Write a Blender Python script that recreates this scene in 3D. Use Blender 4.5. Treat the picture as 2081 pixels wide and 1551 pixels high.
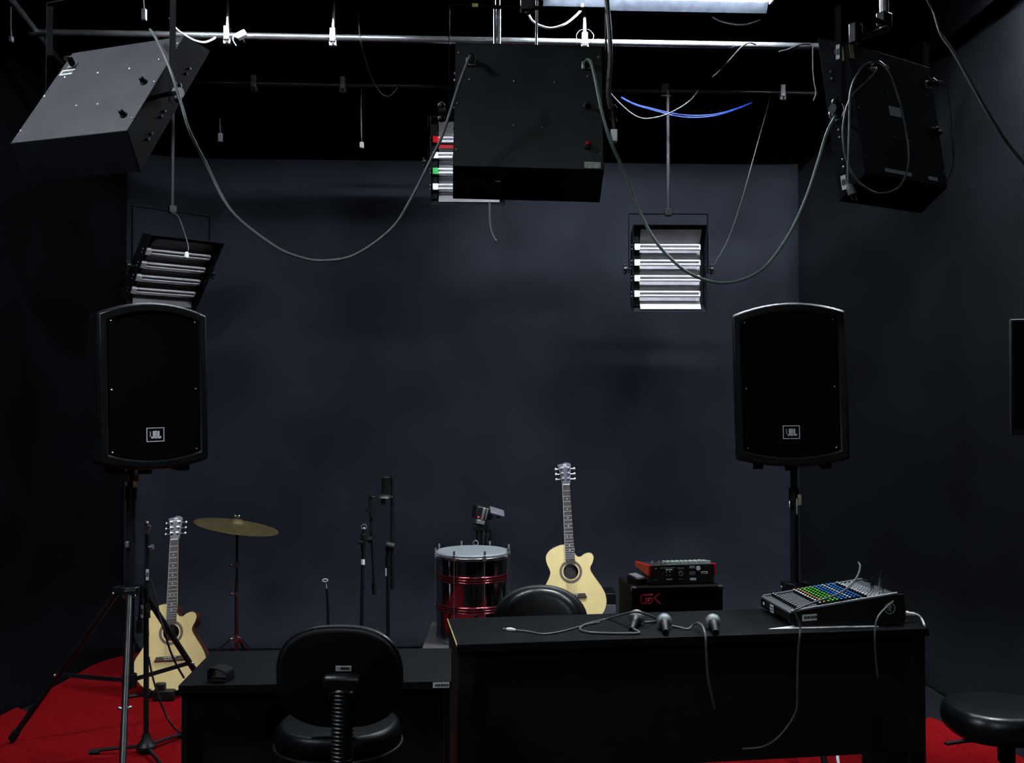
import bpy, bmesh, math, random
from mathutils import Vector, Matrix

random.seed(7)
for o in list(bpy.data.objects):
    bpy.data.objects.remove(o)
SC = bpy.context.scene
COL = SC.collection
V = Vector
PI = math.pi

# ------------------------------------------------------------------ camera
F, CX, CY, H = 2023.0, 1040.5, 775.5, 1.67
TH = math.atan(45 / F)
CT, ST = math.cos(TH), math.sin(TH)
cd = bpy.data.cameras.new('camera')
cd.sensor_fit = 'HORIZONTAL'
cd.sensor_width = 36.0
cd.lens = 36.0 * F / 2081.0
cd.clip_end = 60
cam = bpy.data.objects.new('camera', cd)
cam.location = (0, 0, H)
cam.rotation_euler = (PI / 2 + TH, 0, 0)
COL.objects.link(cam)
SC.camera = cam

# ------------------------------------------------------------------ world, exposure
w = bpy.data.worlds.new('world')
SC.world = w
w.use_nodes = True
w.node_tree.nodes['Background'].inputs[0].default_value = (0.0, 0.0, 0.0, 1)
w.node_tree.nodes['Background'].inputs[1].default_value = 0.0
SC.view_settings.view_transform = 'Standard'
SC.view_settings.look = 'None'
SC.view_settings.gamma = 1.0
SC.view_settings.use_curve_mapping = False
SC.view_settings.exposure = 0.0
SC.cycles.max_bounces = 6
SC.cycles.diffuse_bounces = 3
SC.cycles.glossy_bounces = 3
SC.cycles.caustics_reflective = False
SC.cycles.caustics_refractive = False

# strength of the fluorescent tubes: over the backdrop, over the left half, near the camera
TUBE_A, TUBE_B, TUBE_D, TUBE_E, TUBE_F = 840.0, 220.0, 760.0, 900.0, 170.0


def at(px, py, y):
    """World point seen at photo pixel (px, py) at distance y in front of the camera plane."""
    a, c = (px - CX) / F, -(py - CY) / F
    d = V((a, CT - ST * c, ST + CT * c))
    return V((0, 0, H)) + d * (y / d.y)


def onz(px, py, z):
    a, c = (px - CX) / F, -(py - CY) / F
    d = V((a, CT - ST * c, ST + CT * c))
    return V((0, 0, H)) + d * ((z - H) / d.z)


# ------------------------------------------------------------------ materials
def mat(name, col, rough=0.5, metal=0.0, var=0.15, scale=20.0, bump=0.0, bscale=200.0, coat=0.0, emit=None, estr=0.0, spec=0.5, sheen=0.0, trans=0.0):
    m = bpy.data.materials.new(name)
    m.use_nodes = True
    nt = m.node_tree
    b = nt.nodes['Principled BSDF']
    b.inputs['Roughness'].default_value = rough
    b.inputs['Metallic'].default_value = metal
    b.inputs['Specular IOR Level'].default_value = spec
    b.inputs['Coat Weight'].default_value = coat
    b.inputs['Coat Roughness'].default_value = 0.12
    b.inputs['Sheen Weight'].default_value = sheen
    b.inputs['Transmission Weight'].default_value = trans
    b.inputs['Base Color'].default_value = (*col, 1)
    if emit:
        b.inputs['Emission Color'].default_value = (*emit, 1)
        b.inputs['Emission Strength'].default_value = estr
        return m
    tc = nt.nodes.new('ShaderNodeTexCoord')
    n = nt.nodes.new('ShaderNodeTexNoise')
    n.inputs['Scale'].default_value = scale
    n.inputs['Detail'].default_value = 4
    nt.links.new(tc.outputs['Object'], n.inputs['Vector'])
    mr = nt.nodes.new('ShaderNodeMapRange')
    mr.inputs['From Min'].default_value = 0.3
    mr.inputs['From Max'].default_value = 0.7
    mr.inputs['To Min'].default_value = 1 - var
    mr.inputs['To Max'].default_value = 1 + var
    nt.links.new(n.outputs['Fac'], mr.inputs['Value'])
    mx = nt.nodes.new('ShaderNodeVectorMath')
    mx.operation = 'SCALE'
    mx.inputs[0].default_value = col
    nt.links.new(mr.outputs['Result'], mx.inputs['Scale'])
    nt.links.new(mx.outputs['Vector'], b.inputs['Base Color'])
    if bump > 0:
        n2 = nt.nodes.new('ShaderNodeTexNoise')
        n2.inputs['Scale'].default_value = bscale
        n2.inputs['Detail'].default_value = 2
        nt.links.new(tc.outputs['Object'], n2.inputs['Vector'])
        bp = nt.nodes.new('ShaderNodeBump')
        bp.inputs['Strength'].default_value = bump
        bp.inputs['Distance'].default_value = 0.002
        nt.links.new(n2.outputs['Fac'], bp.inputs['Height'])
        nt.links.new(bp.outputs['Normal'], b.inputs['Normal'])
    return m


M = {}
M['cyc'] = mat('black_backdrop_paint', (0.0095, 0.0108, 0.0147), 0.9, var=0.22, scale=2.2, bump=0.35, bscale=260, spec=0.04)
M['sidewall'] = mat('dull_black_wall_paint', (0.0016, 0.0019, 0.0026), 0.9, var=0.35, scale=2.5, bump=0.2, spec=0.04)
M['velvet'] = mat('black_velvet', (0.002, 0.002, 0.0025), 0.95, var=0.3, scale=3, spec=0.0)
M['void'] = mat('black_ceiling_paint', (0.002, 0.002, 0.0025), 0.95, var=0.3, scale=1.5, spec=0.0)
M['floor'] = mat('dark_concrete', (0.004, 0.0045, 0.0055), 0.9, var=0.3, scale=5, bump=0.2, spec=0.05)
M['carpet'] = mat('red_carpet', (0.12, 0.0022, 0.0035), 1.0, var=0.3, scale=60, bump=1.0, bscale=420, spec=0.02)
M['black_metal'] = mat('black_enamel_metal', (0.006, 0.007, 0.008), 0.4, var=0.3, scale=14, bump=0.06, bscale=90, spec=0.3)
M['panel_black'] = mat('matt_black_sheet_metal', (0.0042, 0.005, 0.0066), 0.75, var=0.3, scale=14, bump=0.06, bscale=90, spec=0.03)
M['seat_black'] = mat('dark_leatherette', (0.0016, 0.0019, 0.0023), 0.36, var=0.2, scale=20, spec=0.05)
M['cable_dim'] = mat('dim_grey_cable', (0.012, 0.0125, 0.0135), 0.55, var=0.25, spec=0.2)
M['plate'] = mat('dark_green_grey_plate', (0.009, 0.012, 0.0127), 0.42, var=0.35, scale=7, bump=0.05, bscale=60, spec=0.35)
M['paler'] = mat('paler_grey_plate', (0.033, 0.0315, 0.036), 0.55, var=0.16, scale=9, bump=0.15, bscale=320, spec=0.2)  # lighter grey than the back plates of the other studio lights
M['black_plastic'] = mat('black_plastic', (0.004, 0.0045, 0.005), 0.5, var=0.2, spec=0.25)
M['cab'] = mat('black_moulded_plastic', (0.0028, 0.0034, 0.004), 0.36, var=0.15, scale=30, bump=0.12, bscale=500, spec=0.25)
M['grille'] = mat('black_perforated_steel', (0.0007, 0.0007, 0.0009), 0.8, var=0.2, bump=0.5, bscale=900, spec=0.03)
M['matte_black'] = mat('matte_black', (0.002, 0.002, 0.0025), 0.8, var=0.2, spec=0.08)
M['steel'] = mat('bright_steel', (0.62, 0.64, 0.66), 0.25, 1.0, var=0.1)
M['screw'] = mat('zinc_screw', (0.6, 0.62, 0.64), 0.35, 1.0, var=0.05)
M['pipe'] = mat('galvanised_pipe', (0.4, 0.42, 0.44), 0.24, 0.9, var=0.25, scale=9)
M['dark_pipe'] = mat('dark_painted_pipe', (0.012, 0.012, 0.014), 0.28, var=0.2, scale=9, spec=0.7)
M['pole'] = mat('grey_painted_pole', (0.013, 0.012, 0.016), 0.5, var=0.15, spec=0.2)
M['chrome'] = mat('polished_chrome', (0.42, 0.43, 0.47), 0.08, 1.0, var=0.05, scale=6)
M['reflector'] = mat('brushed_aluminium_reflector', (0.18, 0.175, 0.19), 0.5, 0.6, var=0.12, scale=12)
M['tube'] = mat('white_lamp_glass', (0.42, 0.42, 0.45), 0.3, var=0.03)
M['white_plastic'] = mat('white_plastic', (0.7, 0.72, 0.72), 0.45, var=0.08)
M['green_plastic'] = mat('green_plastic', (0.02, 0.3, 0.06), 0.4)
M['orange_plastic'] = mat('orange_plastic', (0.5, 0.13, 0.02), 0.4)
M['red_reflection'] = mat('red_reflection_tint', (0.2, 0.003, 0.006), 0.35, var=0.1)  # colour stands for the red carpet mirrored in the reflector
M['sticker'] = mat('pale_sticker', (0.5, 0.54, 0.53), 0.6, var=0.1)
M['white_print'] = mat('white_print', (0.9, 0.92, 0.94), 0.4, var=0.03)
M['ink'] = mat('black_ink', (0.03, 0.03, 0.035), 0.6)
M['tape'] = mat('yellowed_tape', (0.42, 0.38, 0.14), 0.6, var=0.3, scale=60)
M['grey_tape'] = mat('pale_green_grey_tape', (0.3, 0.34, 0.29), 0.6, var=0.4, scale=70)
M['cable_grey'] = mat('grey_green_cable', (0.1, 0.12, 0.115), 0.45, var=0.25, scale=30)
M['cable_green'] = mat('pale_green_cable', (0.085, 0.14, 0.11), 0.45, var=0.25, scale=30)
M['cable_black'] = mat('black_rubber_cable', (0.005, 0.0055, 0.0065), 0.55, var=0.25)
M['cable_dull'] = mat('dull_grey_cable', (0.05, 0.053, 0.056), 0.5, var=0.25)
M['cable_blue'] = mat('blue_network_cable', (0.0012, 0.017, 0.13), 0.4, var=0.1)
M['cable_white'] = mat('white_cable', (0.62, 0.64, 0.66), 0.4, var=0.08)
M['spruce'] = mat('pale_spruce_top', (0.8, 0.635, 0.28), 0.42, var=0.07, scale=9, coat=0.3)
M['mahogany'] = mat('dark_mahogany', (0.05, 0.015, 0.008), 0.35, var=0.3, scale=25, coat=0.2)
M['rosewood'] = mat('dark_rosewood', (0.05, 0.035, 0.028), 0.45, var=0.3, scale=40)
M['neck'] = mat('pale_maple_neck', (0.5, 0.33, 0.16), 0.4, var=0.1)
M['headstock'] = mat('grey_violet_lacquer', (0.1, 0.095, 0.12), 0.3, var=0.1, coat=0.3)
M['rosette'] = mat('brown_grey_rosette', (0.14, 0.1, 0.08), 0.5, var=0.4, scale=120)
M['bone'] = mat('ivory_bone', (0.78, 0.74, 0.6), 0.4, var=0.05)
M['hole_wood'] = mat('unlit_inner_wood', (0.22, 0.14, 0.06), 0.7, var=0.15)
M['cymbal'] = mat('dull_bronze', (0.16, 0.12, 0.055), 0.45, 0.85, var=0.3, scale=16, bump=0.2, bscale=70)
M['drumhead'] = mat('frosted_drumhead', (0.16, 0.18, 0.19), 0.5, var=0.12, scale=12)
M['amber'] = mat('amber_trim', (0.5, 0.3, 0.04), 0.4)
M['leather'] = mat('black_leatherette', (0.004, 0.005, 0.006), 0.33, var=0.2, scale=20, bump=0.12, bscale=160, spec=0.35)
M['fabric'] = mat('black_seat_fabric', (0.0025, 0.003, 0.0035), 0.75, var=0.25, scale=50, bump=0.3, spec=0.1)
M['desk'] = mat('black_woodgrain_laminate', (0.0022, 0.0025, 0.0032), 0.5, var=0.35, scale=22, bump=0.12, bscale=120, spec=0.04)
M['desk_side'] = mat('brown_black_laminate', (0.006, 0.0045, 0.004), 0.7, var=0.3, scale=18, spec=0.08)
M['edge'] = mat('worn_yellow_edging', (0.42, 0.33, 0.1), 0.5, var=0.3, scale=50)
M['platform'] = mat('grey_platform_carpet', (0.035, 0.033, 0.032), 0.9, var=0.3, scale=30, bump=0.4)
M['platform_edge'] = mat('brown_platform_edge', (0.05, 0.038, 0.032), 0.8, var=0.3)
M['tolex'] = mat('black_tolex', (0.0018, 0.0018, 0.0022), 0.8, var=0.3, bump=0.4, bscale=300, spec=0.04)
M['red_paint'] = mat('red_plastic', (0.34, 0.002, 0.004), 0.4, var=0.08, spec=0.15)
M['red_chrome'] = mat('red_chrome', (0.5, 0.05, 0.06), 0.3, 0.5, var=0.1)
M['carpet_tint_chrome'] = mat('carpet_reflection_chrome', (0.22, 0.035, 0.045), 0.16, 0.85, var=0.1)  # chrome with the carpet's red reflection mixed into its colour
M['mixer_top'] = mat('grey_mixer_panel', (0.045, 0.053, 0.058), 0.45, var=0.2, scale=60)
M['mixer_side'] = mat('black_mixer_cheek', (0.003, 0.003, 0.0035), 0.55, var=0.2, spec=0.2)
M['rim'] = mat('grey_mixer_rim', (0.07, 0.08, 0.09), 0.35, var=0.1)
M['cap_green'] = mat('green_knob_cap', (0.12, 0.62, 0.04), 0.4)
M['cap_blue'] = mat('blue_knob_cap', (0.03, 0.24, 0.75), 0.4)
M['cap_orange'] = mat('orange_knob_cap', (0.72, 0.33, 0.08), 0.4)
M['cap_white'] = mat('white_knob_cap', (0.75, 0.77, 0.77), 0.4)
M['cap_grey'] = mat('grey_green_knob', (0.25, 0.3, 0.28), 0.5)
M['mic_grille'] = mat('grey_wire_mesh', (0.18, 0.21, 0.21), 0.45, 0.5, var=0.4, scale=300, bump=0.6, bscale=700)
M['grey_amp'] = mat('grey_violet_cloth', (0.1, 0.095, 0.12), 0.8, var=0.25, scale=80, bump=0.3)
M['paper'] = mat('white_paper', (0.8, 0.82, 0.82), 0.7, var=0.04)
M['brass'] = mat('dull_cream_plastic', (0.4, 0.37, 0.2), 0.45, 0.0, var=0.4, scale=60)
M['grey_metal'] = mat('worn_grey_metal', (0.3, 0.29, 0.3), 0.4, 0.7, var=0.2)
M['batten'] = mat('white_enamel_batten', (0.62, 0.65, 0.7), 0.4, var=0.08)
M['batten_dark'] = mat('dark_grey_reflector_lip', (0.004, 0.0046, 0.0058), 0.8, var=0.2, spec=0.0)
M['screen'] = mat('black_glass', (0.003, 0.003, 0.004), 0.12, var=0.0, spec=0.5)
M['violet_metal'] = mat('grey_violet_metal', (0.12, 0.115, 0.14), 0.4, 0.3, var=0.1)
TC = (0.86, 0.93, 1.0)
M['tube_a'] = mat('lit_tube_over_backdrop', (1, 1, 1), emit=TC, estr=TUBE_A)
M['tube_b'] = mat('lit_tube_over_left', (1, 1, 1), emit=TC, estr=TUBE_B)
M['tube_e'] = mat('lit_tube_by_wall', (1, 1, 1), emit=TC, estr=TUBE_E)
M['tube_f'] = mat('lit_tube_added_front', (1, 1, 1), emit=TC, estr=TUBE_F)
M['tube_d'] = mat('lit_tube_near', (1, 1, 1), emit=TC, estr=TUBE_D)
M['led_red'] = mat('red_led', (1, 0.02, 0.02), emit=(1, 0.02, 0.03), estr=1.2)


# ------------------------------------------------------------------ mesh builder
class MB:
    def __init__(self):
        self.v, self.f = [], []

    def add(self, vs, fs):
        k = len(self.v)
        self.v += [V(p) for p in vs]
        self.f += [tuple(i + k for i in f) for f in fs]
        return self

    def hexa(self, p):
        """Eight points: bottom ring 0-3, top ring 4-7."""
        return self.add(p, [(3, 2, 1, 0), (4, 5, 6, 7), (0, 1, 5, 4), (1, 2, 6, 5), (2, 3, 7, 6), (3, 0, 4, 7)])

    def box(self, c, s, R=None):
        c = V(c)
        p = []
        for z in (-1, 1):
            for x, y in ((-1, -1), (1, -1), (1, 1), (-1, 1)):
                q = V((x * s[0] / 2, y * s[1] / 2, z * s[2] / 2))
                p.append(c + (R @ q if R else q))
        return self.hexa(p)

    def span(self, a, b):
        return self.box([(a[i] + b[i]) / 2 for i in range(3)], [abs(b[i] - a[i]) for i in range(3)])

    def slab(self, q, off):
        off = V(off)
        q = [V(p) for p in q]
        return self.hexa(q + [p + off for p in q])

    def bar(self, p0, p1, wd, th, side):
        """Flat bar p0-p1, width wd along 'side', thickness th across."""
        p0, p1 = V(p0), V(p1)
        d = (p1 - p0).normalized()
        s = V(side)
        s = (s - d * s.dot(d)).normalized()
        n = d.cross(s)
        p = []
        for e in (p0, p1):
            for a, b in ((-1, -1), (1, -1), (1, 1), (-1, 1)):
                p.append(e + s * a * wd / 2 + n * b * th / 2)
        return self.hexa(p)

    def tube(self, pts, r, seg=8, close=False):
        pts = [V(p) for p in pts]
        n = len(pts)
        rs = r if isinstance(r, (list, tuple)) else [r] * n
        tan = []
        for i in range(n):
            a = pts[i - 1] if i > 0 or close else pts[i]
            b = pts[(i + 1) % n] if i < n - 1 or close else pts[i]
            tan.append((b - a).normalized())
        u = tan[0].orthogonal().normalized()
        vs, fs = [], []
        for i in range(n):
            u = (u - tan[i] * u.dot(tan[i]))
            u = u.normalized() if u.length > 1e-8 else tan[i].orthogonal().normalized()
            b = tan[i].cross(u)
            for k in range(seg):
                a = 2 * PI * k / seg
                vs.append(pts[i] + (u * math.cos(a) + b * math.sin(a)) * rs[i])
        m = n if close else n - 1
        for i in range(m):
            j = (i + 1) % n
            for k in range(seg):
                l = (k + 1) % seg
                fs.append((i * seg + k, i * seg + l, j * seg + l, j * seg + k))
        if not close:
            fs.append(tuple(range(seg))[::-1])
            fs.append(tuple((n - 1) * seg + k for k in range(seg)))
        return self.add(vs, fs)

    def cyl(self, p0, p1, r0, r1=None, seg=14):
        return self.tube([p0, p1], [r0, r0 if r1 is None else r1], seg)

    def lathe(self, prof, seg=32, T=None):
        """prof: list of (radius, z); rotates about local z."""
        vs, fs = [], []
        n = len(prof)
        for r, z in prof:
            for k in range(seg):
                a = 2 * PI * k / seg
                p = V((r * math.cos(a), r * math.sin(a), z))
                vs.append(T @ p if T else p)
        for i in range(n - 1):
            for k in range(seg):
                l = (k + 1) % seg
                fs.append((i * seg + k, i * seg + l, (i + 1) * seg + l, (i + 1) * seg + k))
        fs.append(tuple(range(seg))[::-1])
        fs.append(tuple((n - 1) * seg + k for k in range(seg)))
        return self.add(vs, fs)

    def ring(self, r0, r1, z0, z1, seg=40, T=None):
        vs, fs = [], []
        for r, z in ((r0, z0), (r1, z0), (r1, z1), (r0, z1)):
            for k in range(seg):
                a = 2 * PI * k / seg
                p = V((r * math.cos(a), r * math.sin(a), z))
                vs.append(T @ p if T else p)
        for i in range(4):
            j = (i + 1) % 4
            for k in range(seg):
                l = (k + 1) % seg
                fs.append((i * seg + k, i * seg + l, j * seg + l, j * seg + k))
        return self.add(vs, fs)

    def sphere(self, c, r, seg=12, rings=8, sc=(1, 1, 1), R=None):
        c = V(c)
        prof = [(math.sin(PI * i / rings) * r if 0 < i < rings else 1e-4, -math.cos(PI * i / rings) * r) for i in range(rings + 1)]
        T = Matrix.Translation(c) @ (R.to_4x4() if R else Matrix()) @ Matrix.Diagonal((*sc, 1))
        return self.lathe(prof, seg, T)

    def prism(self, outline, y0, y1, T=None, scale1=None):
        """Outline in local (x, z), extruded from y0 to y1."""
        n = len(outline)
        vs = []
        for y, s in ((y0, 1), (y1, scale1 or 1)):
            for x, z in outline:
                p = V((x * s, y, z * s))
                vs.append(T @ p if T else p)
        fs = [(i, (i + 1) % n, n + (i + 1) % n, n + i) for i in range(n)]
        fs.append(tuple(range(n))[::-1])
        fs.append(tuple(range(n, 2 * n)))
        return self.add(vs, fs)

    def band(self, outer, inner, y0, y1, T=None):
        """Frame between two outlines with equal point counts, extruded y0..y1."""
        n = len(outer)
        vs = []
        for y in (y0, y1):
            for o in (outer, inner):
                for x, z in o:
                    p = V((x, y, z))
                    vs.append(T @ p if T else p)
        fs = []
        for i in range(n):
            j = (i + 1) % n
            fs += [(i, j, n + j, n + i), (2 * n + i, 3 * n + i, 3 * n + j, 2 * n + j), (i, 2 * n + i, 2 * n + j, j), (n + i, n + j, 3 * n + j, 3 * n + i)]
        return self.add(vs, fs)

    def xf(self, T):
        self.v = [T @ p for p in self.v]
        return self


def spline(pts, n=8, close=False):
    pts = [V(p) for p in pts]
    m = len(pts)
    out = []
    for i in range(m if close else m - 1):
        p1, p2 = pts[i], pts[(i + 1) % m]
        p0 = pts[i - 1] if i > 0 or close else p1 * 2 - p2
        p3 = pts[(i + 2) % m] if i + 2 < m or close else p2 * 2 - p1
        for k in range(n):
            t = k / n
            out.append(0.5 * ((2 * p1) + (p2 - p0) * t + (2 * p0 - 5 * p1 + 4 * p2 - p3) * t * t + (3 * p1 - p0 - 3 * p2 + p3) * t ** 3))
    if not close:
        out.append(pts[-1])
    return out


def curve2(pts, n=6, close=True):
    return [(p.x, p.y) for p in spline([V((a, b, 0)) for a, b in pts], n, close)]


WORLD = {}


def mesh_of(name, mb, material, smooth=True):
    me = bpy.data.meshes.new(name)
    bm = bmesh.new()
    vs = [bm.verts.new(p) for p in mb.v]
    for f in mb.f:
        try:
            bm.faces.new([vs[i] for i in f])
        except ValueError:
            pass
    bmesh.ops.recalc_face_normals(bm, faces=bm.faces)
    for f in bm.faces:
        f.smooth = smooth
    bm.to_mesh(me)
    bm.free()
    me.materials.append(material)
    if smooth:
        me.set_sharp_from_angle(angle=math.radians(38))
    return me


def tag(o, label=None, cat=None, group=None, kind=None):
    for k, x in (('label', label), ('category', cat), ('group', group), ('kind', kind)):
        if x:
            o[k] = x
    return o


def thing(name, label, cat, loc=(0, 0, 0), R=None, group=None):
    o = bpy.data.objects.new(name, None)
    o.empty_display_size = 0.05
    T = Matrix.Translation(V(loc)) @ (R.to_4x4() if R else Matrix())
    o.matrix_world = T
    COL.objects.link(o)
    WORLD[o.name] = T
    return tag(o, label, cat, group)


def part(name, mb, material, parent, world=False, bevel=0.0, smooth=True, label=None, kind=None):
    if world:
        mb.xf(WORLD[parent.name].inverted())
    o = bpy.data.objects.new(name, mesh_of(name, mb, M[material], smooth))
    COL.objects.link(o)
    o.parent = parent
    WORLD[o.name] = WORLD[parent.name]
    if bevel:
        bv = o.modifiers.new('soft_edges', 'BEVEL')
        bv.width = bevel
        bv.segments = 2
        bv.limit_method = 'ANGLE'
        bv.angle_limit = math.radians(40)
    return tag(o, label, kind=kind)


def single(name, mb, material, label=None, cat=None, group=None, kind=None, bevel=0.0, smooth=True):
    xs = [p.x for p in mb.v]
    ys = [p.y for p in mb.v]
    zs = [p.z for p in mb.v]
    c = V(((min(xs) + max(xs)) / 2, (min(ys) + max(ys)) / 2, min(zs)))
    mb.xf(Matrix.Translation(-c))
    o = bpy.data.objects.new(name, mesh_of(name, mb, M[material], smooth))
    o.location = c
    COL.objects.link(o)
    WORLD[o.name] = Matrix.Translation(c)
    if bevel:
        bv = o.modifiers.new('soft_edges', 'BEVEL')
        bv.width = bevel
        bv.segments = 2
        bv.limit_method = 'ANGLE'
        bv.angle_limit = math.radians(40)
    return tag(o, label, cat, group, kind)


def rz(a):
    return Matrix.Rotation(a, 3, 'Z')


def rx(a):
    return Matrix.Rotation(a, 3, 'X')


def ry(a):
    return Matrix.Rotation(a, 3, 'Y')


def frame(ex, ey, ez, o=(0, 0, 0)):
    m = Matrix((ex, ey, ez)).transposed().to_4x4()
    return Matrix.Translation(V(o)) @ m


def text_mb(s, size, depth, T, xs=1.0):
    """Lettering laid in local x-z plane, facing -y, centred."""
    cu = bpy.data.curves.new('lettering', 'FONT')
    cu.body = s
    cu.size = size
    cu.extrude = depth / 2
    cu.align_x = 'CENTER'
    cu.align_y = 'CENTER'
    cu.resolution_u = 3
    cu.offset = size * 0.012
    o = bpy.data.objects.new('lettering', cu)
    COL.objects.link(o)
    bpy.context.view_layer.update()
    me = bpy.data.meshes.new_from_object(o.evaluated_get(bpy.context.evaluated_depsgraph_get()))
    mb = MB()
    mb.add([T @ V((p.co.x * xs, -p.co.z, p.co.y)) for p in me.vertices], [tuple(f.vertices) for f in me.polygons])
    bpy.data.objects.remove(o)
    bpy.data.curves.remove(cu)
    bpy.data.meshes.remove(me)
    return mb


def sticker(parent, c, ex, ez, wd, ht, print_rows=2, material='sticker', name='sticker', label=None, depth=0.0012):
    """Thin label on a surface: ex, ez in its plane; illegible dark print bars."""
    ex, ez = V(ex).normalized(), V(ez).normalized()
    n = ez.cross(ex).normalized()      # ex x? chosen so that -y faces out for ex=+x, ez=+z
    n = -n if False else n
    out = ex.cross(ez)                 # +x cross +z = -y
    c = V(c)
    T = frame(ex, -out, ez, c)
    s = part(name, MB().box((0, -depth / 2, 0), (wd, depth, ht)).xf(T), material, parent, label=label)
    if print_rows:
        mb = MB()
        rng = random.Random(int(wd * 1e5) + int(ht * 1e5))
        for i in range(print_rows):
            z = ht * (0.5 - (i + 0.75) / (print_rows + 0.5)) 
            x = -wd * 0.36
            while x < wd * 0.34:
                l = wd * rng.uniform(0.06, 0.17)
                mb.box((x + l / 2, -depth - 0.0004, z), (l, 0.0008, ht * 0.42 / print_rows))
                x += l + wd * 0.035
        part('print', mb.xf(T), 'ink', s, kind='stuff')
    return s


# ================================================================== THE ROOM
single('floor', MB().span((-4.6, -2.2, -0.12), (4.6, 8.6, 0)), 'floor', kind='structure')
single('ceiling', MB().span((-4.6, -2.2, 4.45), (4.6, 8.6, 4.6)), 'void', kind='structure')
single('wall_back', MB().span((-4.6, 8.4, 0), (4.6, 8.6, 4.45)), 'void', kind='structure')
single('wall_front', MB().span((-4.6, -2.2, 0), (4.6, -2.0, 4.45)), 'void', kind='structure')


def cyc_sheet(plan, r, top, steps=8):
    prof = [(r - r * math.sin(a), r - r * math.cos(a)) for a in [PI / 2 * k / steps for k in range(steps + 1)]]
    prof = [(o, z + 0.012) for o, z in prof]
    tops = top if callable(top) else (lambda i: top)
    mb = MB()
    vs, fs = [], []
    m = len(prof) + 4
    for i, p in enumerate(plan):
        a = plan[max(i - 1, 0)]
        b = plan[min(i + 1, len(plan) - 1)]
        d = (b - a).normalized()
        n = V((d.y, -d.x, 0))              # towards the room for a left-to-right walk
        for o, z in prof:
            vs.append(p + n * o + V((0, 0, z)))
        for k in range(1, 5):
            z = prof[-1][1] + (tops(i) - prof[-1][1]) * k / 4
            vs.append(p + V((0, 0, z)))
    for i in range(len(plan) - 1):
        for k in range(m - 1):
            fs.append((i * m + k, (i + 1) * m + k, (i + 1) * m + k + 1, i * m + k + 1))
    return mb.add(vs, fs)


def arc(cx_, cy_, r, a0, a1, n=12):
    return [V((cx_ + r * math.cos(a), cy_ + r * math.sin(a), 0)) for a in [a0 + (a1 - a0) * k / n for k in range(n + 1)]]


lft = [V((-3.3, -2.0, 0)), V((-3.25, 3.0, 0)), V((-3.2, 4.9, 0)), V((-3.13, 5.6, 0))]
arcl = arc(-2.12, 6.26, 0.98, PI, PI / 2 + 0.03)
mid = [V((-1.0, 7.29, 0)), V((0, 7.33, 0)), V((1.0, 7.38, 0))]
arcr = arc(1.9, 6.42, 1.0, PI / 2 + 0.03, 0)
rgt = [V((2.93, 5.6, 0)), V((2.98, 4.6, 0)), V((3.05, 3.0, 0)), V((3.15, -2.0, 0))]


def sheet(name, plan, m_, top, r=0.46, **k):
    o = single(name, cyc_sheet(plan, r, top), m_, **k)
    sol = o.modifiers.new('thickness', 'SOLIDIFY')
    sol.thickness = 0.012
    sol.offset = 1
    return o


sheet('wall_left', lft + arcl[:8], 'velvet', 4.45, kind='structure')
sheet('backdrop', arcl[7:] + mid + arcr[:3], 'cyc', 3.46, label='black curved studio backdrop sweeping down to the floor behind the instruments', cat='backdrop')
sheet('wall_right', arcr[2:] + rgt, 'sidewall', lambda i: min(4.45, 3.4 + 0.12 * i), kind='structure')
single('trim_1', MB().span((2.78, 5.2, 4.0), (3.25, 6.6, 4.45)), 'void', kind='structure', bevel=0.01)

# carpet: an irregular loose-laid sheet with a raised fold along its near left edge
cp = [onz(*q, 0.014) for q in ((0, 1452), (14, 1443), (32, 1437), (48, 1443), (62, 1448), (84, 1424), (120, 1380), (150, 1340), (180, 1303), (212, 1313), (245, 1322), (300, 1330))]
cp += [V((-1.85, 6.62, 0.014)), V((-1.55, 6.1, 0.014)), V((-1.45, 4.95, 0.014)), V((0.6, 4.75, 0.014)), V((1.9, 4.8, 0.014)), V((2.12, 5.25, 0.014))]
cp += [onz(*q, 0.014) for q in ((1893, 1458), (1912, 1466), (1968, 1488), (2012, 1505), (2038, 1518), (2081, 1541))]
cp += [V((2.5, 4.05, 0.014)), V((-0.92, 4.3, 0.014)), V((-1.45, 4.3, 0.014)), V((-1.5, 3.7, 0.014)), V((-2.9, 3.7, 0.014)), V((-2.95, 4.6, 0.014))]
cmb = MB()
n = len(cp)
cmb.add(cp + [V((p.x, p.y, 0.0)) for p in cp], [tuple(range(n)), tuple(range(n, 2 * n))[::-1]] + [(i, (i + 1) % n, n + (i + 1) % n, n + i) for i in range(n)])
single('carpet', cmb, 'carpet', 'red carpet spread over the studio floor under the desks and stands', 'carpet', smooth=False)


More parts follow.
